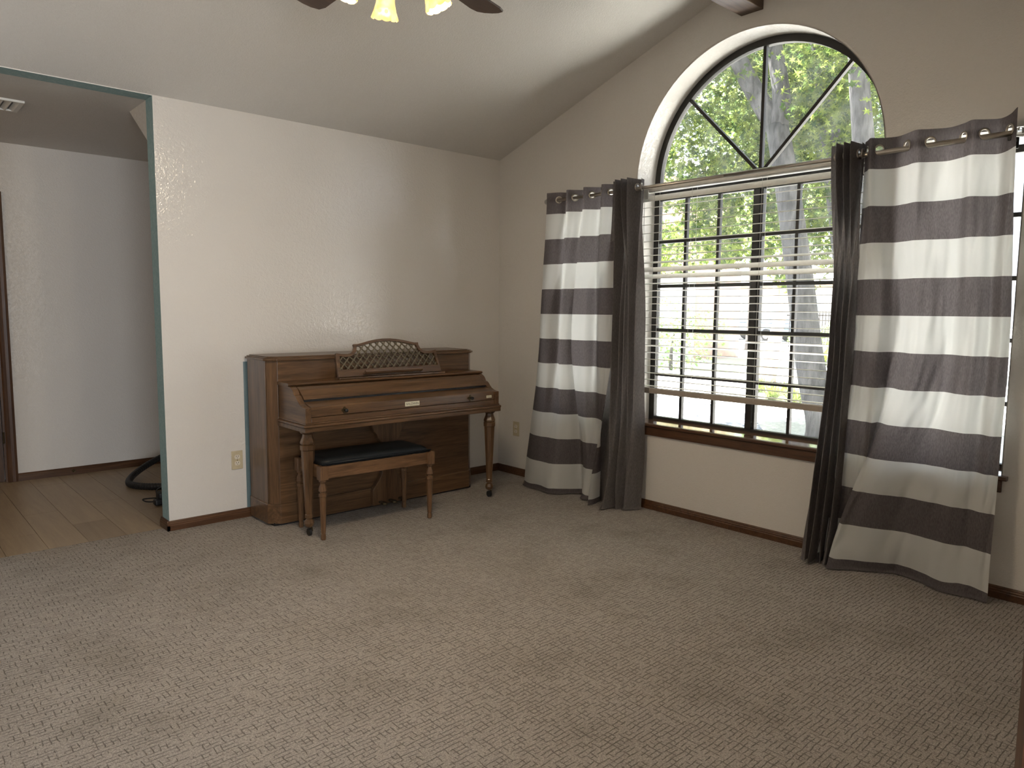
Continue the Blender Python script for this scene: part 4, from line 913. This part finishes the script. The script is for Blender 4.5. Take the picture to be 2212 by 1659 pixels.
foliage(t1, [(tuple(pix(1500, 260, 8.8)), (1.5, 1.5, 1.3), 1.3), (tuple(pix(1470, 535, 11.5)), (1.2, 1.3, 0.5), 0.5), (tuple(pix(1595, 450, 9.8)), (1.2, 0.6, 0.9), 0.7), (tuple(pix(1600, 40, 9.0)), (1.8, 1.9, 1.3), 1.0), (tuple(pix(1400, 120, 9.2)), (1.6, 1.6, 1.6), 0.9), (tuple(pix(1700, 150, 10.6)), (1.3, 1.3, 1.2), 0.8)], 19000, 0.105, M['leaf'], 11)
# second and third trees behind it
X2 = 9.6
p2 = pix(1850, 850, X2); p2.z = GZ
t2 = tree('maple_tree', 'straight grey trunk tree right of the forked tree', tuple(p2))
limb(t2, [tuple(p2+Vector((0, 0, -0.05))), tuple(pix(1828, 600, X2)), tuple(pix(1805, 400, X2)), tuple(pix(1788, 250, X2)), tuple(pix(1772, 120, X2)), tuple(pix(1762, -40, X2)), tuple(pix(1750, -250, X2))], [0.2, 0.15, 0.13, 0.125, 0.115, 0.10, 0.06], 22, 'trunk')
foliage(t2, [(tuple(pix(1800, 230, 10.8)), (1.2, 1.3, 1.2), 1.0), (tuple(pix(1760, 380, 11.2)), (1.2, 1.1, 1.0), 0.9), (tuple(pix(1760, 40, 10.5)), (1.5, 1.5, 1.2), 0.8), (tuple(pix(1780, 540, 11.5)), (1.1, 1.0, 0.8), 0.6)], 11000, 0.105, M['leaf'], 12)
X3 = 8.0
p3 = pix(1888, 870, X3); p3.z = GZ
t3 = tree('maple_tree', 'grey trunk tree at the right side of the arched window', tuple(p3))
limb(t3, [tuple(p3+Vector((0, 0, -0.05))), tuple(pix(1880, 600, X3)), tuple(pix(1868, 350, X3)), tuple(pix(1856, 180, X3)), tuple(pix(1850, 40, X3)), tuple(pix(1846, -200, X3))], [0.17, 0.13, 0.112, 0.10, 0.095, 0.06], 18, 'trunk')
foliage(t3, [(tuple(pix(1890, 250, 9.2)), (1.1, 1.0, 1.1), 1.0), (tuple(pix(1930, 120, 8.8)), (1.4, 1.3, 1.2), 0.8), (tuple(pix(1960, 420, 9.8)), (1.2, 1.0, 1.1), 0.6)], 7000, 0.105, M['leaf'], 13)
# sunlit slender tree further back
X4 = 14.5
p4 = pix(1655, 822, X4); p4.z = GZ
t4 = tree('crape_myrtle', 'slender leaning tan tree in the sun behind the blind', tuple(p4), 'slender yard trees'); t4['group'] = 'slender yard trees'
M['tanbark'] = plain('tan_bark', (0.50, 0.38, 0.28), 0.9)
for pts, rr in (([p4+Vector((0, 0, -0.05)), pix(1668, 760, X4), pix(1684, 690, X4), pix(1700, 620, X4), pix(1712, 560, X4)], [0.20, 0.15, 0.12, 0.10, 0.07]), ([pix(1686, 680, X4), pix(1672, 580, X4), pix(1652, 520, X4), pix(1640, 470, X4)], [0.09, 0.07, 0.055, 0.035]), ([pix(1690, 650, X4), pix(1694, 580, X4), pix(1682, 520, X4), pix(1672, 470, X4)], [0.08, 0.06, 0.045, 0.03])):
    pp = cat([tuple(p) for p in pts], 12); k = len(pts)-1; r_ = [rr[min(int(i/11*k), k-1)]*(1-(i/11*k-min(int(i/11*k), k-1)))+rr[min(int(i/11*k), k-1)+1]*(i/11*k-min(int(i/11*k), k-1)) for i in range(12)]
    obj('trunk' if rr[0] == 0.2 else 'branch', tube(B(), pp, r_, 10), M['tanbark'], t4, smooth=True)
foliage(t4, [(tuple(pix(1650, 430, X4+0.5)), (1.6, 1.5, 1.0), 1.0), (tuple(pix(1690, 490, X4+1)), (1.3, 1.2, 0.7), 0.7)], 3600, 0.12, M['leaf2'], 14)

# leafy trees further down the street close the view above the houses
for i, (px, py, X, lb) in enumerate(((1300, 380, 17.5, 'broad green tree beyond the left side window'), (1640, 330, 26.5, 'broad green tree behind the forked trunk'), (1830, 380, 20, 'broad green tree behind the right curtain'))):
    c5 = pix(px, py, X); t5 = tree('shade_tree', lb, (c5.x, c5.y, GZ), 'background trees')
    limb(t5, [(c5.x, c5.y, GZ-0.05), (c5.x+0.05, c5.y, 1.5), (c5.x, c5.y+0.1, c5.z), (c5.x, c5.y, c5.z+1.5)], [0.28, 0.22, 0.16, 0.06], 10, 'trunk')
    foliage(t5, [((c5.x, c5.y, c5.z+0.6), (1.8, 2.6, 2.0), 1), ((c5.x+0.3, c5.y+1.0, c5.z+2.6), (1.8, 2.4, 1.8), 0.8)], 5200, 0.20, M['leaf2'], 60+i)
# house next door (brick gable wall on the left)
M['brick'] = plain('pink_brick', (0.52, 0.36, 0.30), 0.9, scale=5, noise_amt=0.12)
M['shingle'] = plain('grey_shingle', (0.30, 0.28, 0.27), 0.9, scale=12, noise_amt=0.15)
M['stucco'] = plain('white_stucco', (0.74, 0.72, 0.68), 0.9)
M['fascia'] = plain('brown_fascia', (0.26, 0.17, 0.12), 0.7)
M['pane_far'] = plain('far_window_glass', (0.30, 0.42, 0.48), 0.1)
hA = pix(1532, 480, 20.0)
h1_ = thing('neighbor_house', 'pink brick house seen at the upper left of the blind', 'house', (22, hA.y+5, GZ))
obj('brick_wall', bx(20, 22, hA.y, hA.y+11, GZ, 5.0), M['brick'], h1_)
gd = obj('garage_door', bx(19.94, 20.0, hA.y+0.4, hA.y+8.4, GZ, 2.5), M['stucco'], h1_)
for i in range(4): obj('door_panel', bx(19.92, 19.95, hA.y+0.5, hA.y+8.3, GZ+0.06+0.67*i, GZ+0.66+0.67*i), M['stucco'], gd)
obj('roof', prism(B(), [(hA.y-0.7, 4.95), (hA.y+5.5, 7.9), (hA.y+11.7, 4.95), (hA.y+11.7, 5.15), (hA.y+5.5, 8.1), (hA.y-0.7, 5.15)], 'x', 19.4, 22.6), M['shingle'], h1_)
obj('gable_wall', prism(B(), [(hA.y, 5.0), (hA.y+11, 5.0), (hA.y+5.5, 7.6)], 'x', 20.0, 20.2), M['brick'], h1_)
obj('soffit_band', bx(19.9, 20.0, hA.y, hA.y+11, 3.7, 3.95), M['shingle'], h1_)
# house across the street
h2_ = thing('street_house', 'low white house with brown eaves across the street', 'house', (46, 28, GZ))
obj('stucco_wall', bx(44, 54, 19.5, 46, GZ, 2.75), M['stucco'], h2_)
obj('eave', bx(43.2, 54.8, 18.7, 46.8, 2.75, 3.10), M['fascia'], h2_)
obj('roof', prism(B(), [(43.0, 3.1), (49, 5.6), (55, 3.1)], 'y', 18.5, 47), M['stucco'], h2_)
for i, y in enumerate((20.6, 22.6, 24.6, 28.5, 31, 36, 40)):
    wn = obj('window', bx(43.94, 44.0, y, y+1.3, 0.6, 2.2), M['stucco'], h2_)
    for k in range(2): obj('pane', bx(43.90, 43.95, y+0.08+0.6*k, y+0.62+0.6*k, 0.7, 2.1), M['pane_far'], wn)
# parked car
def car(base, ang):
    t = thing('parked_car', 'pale silver blue car parked across the street', 'car', base, ang); ORG[t.name] = Vector((0, 0, 0))
    body = [(-2.2, 0.32), (-2.25, 0.62), (-2.1, 0.85), (-1.75, 0.92), (1.1, 0.94), (2.05, 0.80), (2.25, 0.62), (2.25, 0.34)]
    obj('body', prism(B(), body, 'y', -0.86, 0.86), plain('silver_blue_paint', (0.16, 0.21, 0.27), 0.25, 0.3), t, bevel=0.06, seg=3)
    cab = [(-1.9, 0.90), (-1.35, 1.38), (-0.7, 1.46), (0.15, 1.44), (1.05, 0.93)]
    obj('cabin', prism(B(), cab, 'y', -0.74, 0.74), plain('car_roof_paint', (0.16, 0.21, 0.27), 0.25, 0.3), t, bevel=0.08, seg=3)
    for s in (-1, 1):
        obj('side_window', prism(B(), [(-1.6, 0.96), (-1.2, 1.34), (-0.45, 1.39), (-0.45, 0.96)], 'y', s*0.735, s*0.75), M['pane_far'], t)
        obj('side_window', prism(B(), [(-0.38, 0.96), (-0.38, 1.39), (0.12, 1.37), (0.85, 0.96)], 'y', s*0.735, s*0.75), M['pane_far'], t)
        for x in (-1.38, 1.38):
            wv_ = obj('wheel', tube(B(), [(x, s*0.70, 0.32), (x, s*0.90, 0.32)], 0.32, 20), M['black'], t, smooth=False)
            obj('hubcap', tube(B(), [(x, s*0.89, 0.32), (x, s*0.915, 0.32)], 0.19, 14), M['nickel'], wv_)
    return t
cp = pix(1632, 735, 36.5); cp.z = GZ
car(tuple(cp), math.radians(80))
# iron fence and planting beyond the trees
fn = thing('iron_fence', 'dark iron picket fence behind the trees', 'fence', (30, 12.5, GZ))
for i in range(46): obj('picket', bx(29.99, 30.02, 9.5+0.13*i, 9.53+0.13*i, GZ, 1.35), M['bronze'], fn)
for z in (0.0, 1.15): obj('rail', bx(29.98, 30.03, 9.5, 15.5, z, z+0.05), M['bronze'], fn)
def spiky(name, label, c, n, ln, material, wdt, seed, catg, group):
    rnd = random.Random(seed); t = thing(name, label, catg, c, group=group); b = B()
    for i in range(n):
        a = rnd.uniform(0, 2*PI); el = rnd.uniform(0.25, 1.45); l = ln*rnd.uniform(0.7, 1.1); d = Vector((math.cos(a)*math.cos(el), math.sin(a)*math.cos(el), math.sin(el))); sd = Vector((-math.sin(a), math.cos(a), 0))*wdt
        p0 = Vector(c)+Vector((rnd.uniform(-1, 1)*ln*0.15, rnd.uniform(-1, 1)*ln*0.15, 0)); p1 = p0+d*l*0.6; p2_ = p0+d*l-Vector((0, 0, l*0.12))
        vv = [b.verts.new(q) for q in (p0-sd*0.6, p0+sd*0.6, p1+sd, p1-sd, p2_)]
        b.faces.new(vv[:4]); b.faces.new((vv[3], vv[2], vv[4]))
    o = obj('blades', b, material, t, recalc=False); tag(o, kind='stuff'); return t
M['yucca'] = plain('yucca_leaf', (0.36, 0.45, 0.12), 0.6); M['grassm'] = plain('border_grass', (0.34, 0.42, 0.13), 0.7)
q = pix(1782, 712, 21.0); q.z = GZ
spiky('yucca', 'spiky yellow green yucca by the iron fence', tuple(q), 60, 0.8, M['yucca'], 0.03, 3, 'plant', 'yard plants')
for i, (px, py, X, nm) in enumerate(((1642, 860, 12.6, 'leftmost'), (1668, 880, 11.7, 'second from the left'), (1694, 860, 12.4, 'third from the left'), (1716, 884, 11.4, 'rightmost'))):
    q = pix(px, py, X); q.z = GZ+0.0
    spiky('grass_clump', nm+' of four green border grass clumps left of the forked trunk', tuple(q), 130, 0.36, M['grassm'], 0.012, 20+i, 'plant', 'border grass clumps')
for i, (px, X, w_, h_, lb) in enumerate(((1450, 15.5, 1.6, 0.95, 'rounded green shrub below the pink brick house'), (1800, 24, 1.5, 0.6, 'low green shrub in front of the iron fence'))):
    q = pix(px, 760, X); q.z = GZ
    s_ = thing('garden_shrub', lb, 'shrub', tuple(q), group='garden shrubs')
    limb(s_, [tuple(q), tuple(q+Vector((0, 0, h_*0.5))), tuple(q+Vector((0.1, 0, h_)))], [0.05, 0.04, 0.02], 5, 'stem')
    foliage(s_, [((q.x, q.y, q.z+h_), (w_*0.8, w_, h_), 1)], 1300, 0.11, M['leaf2'], 40+i)
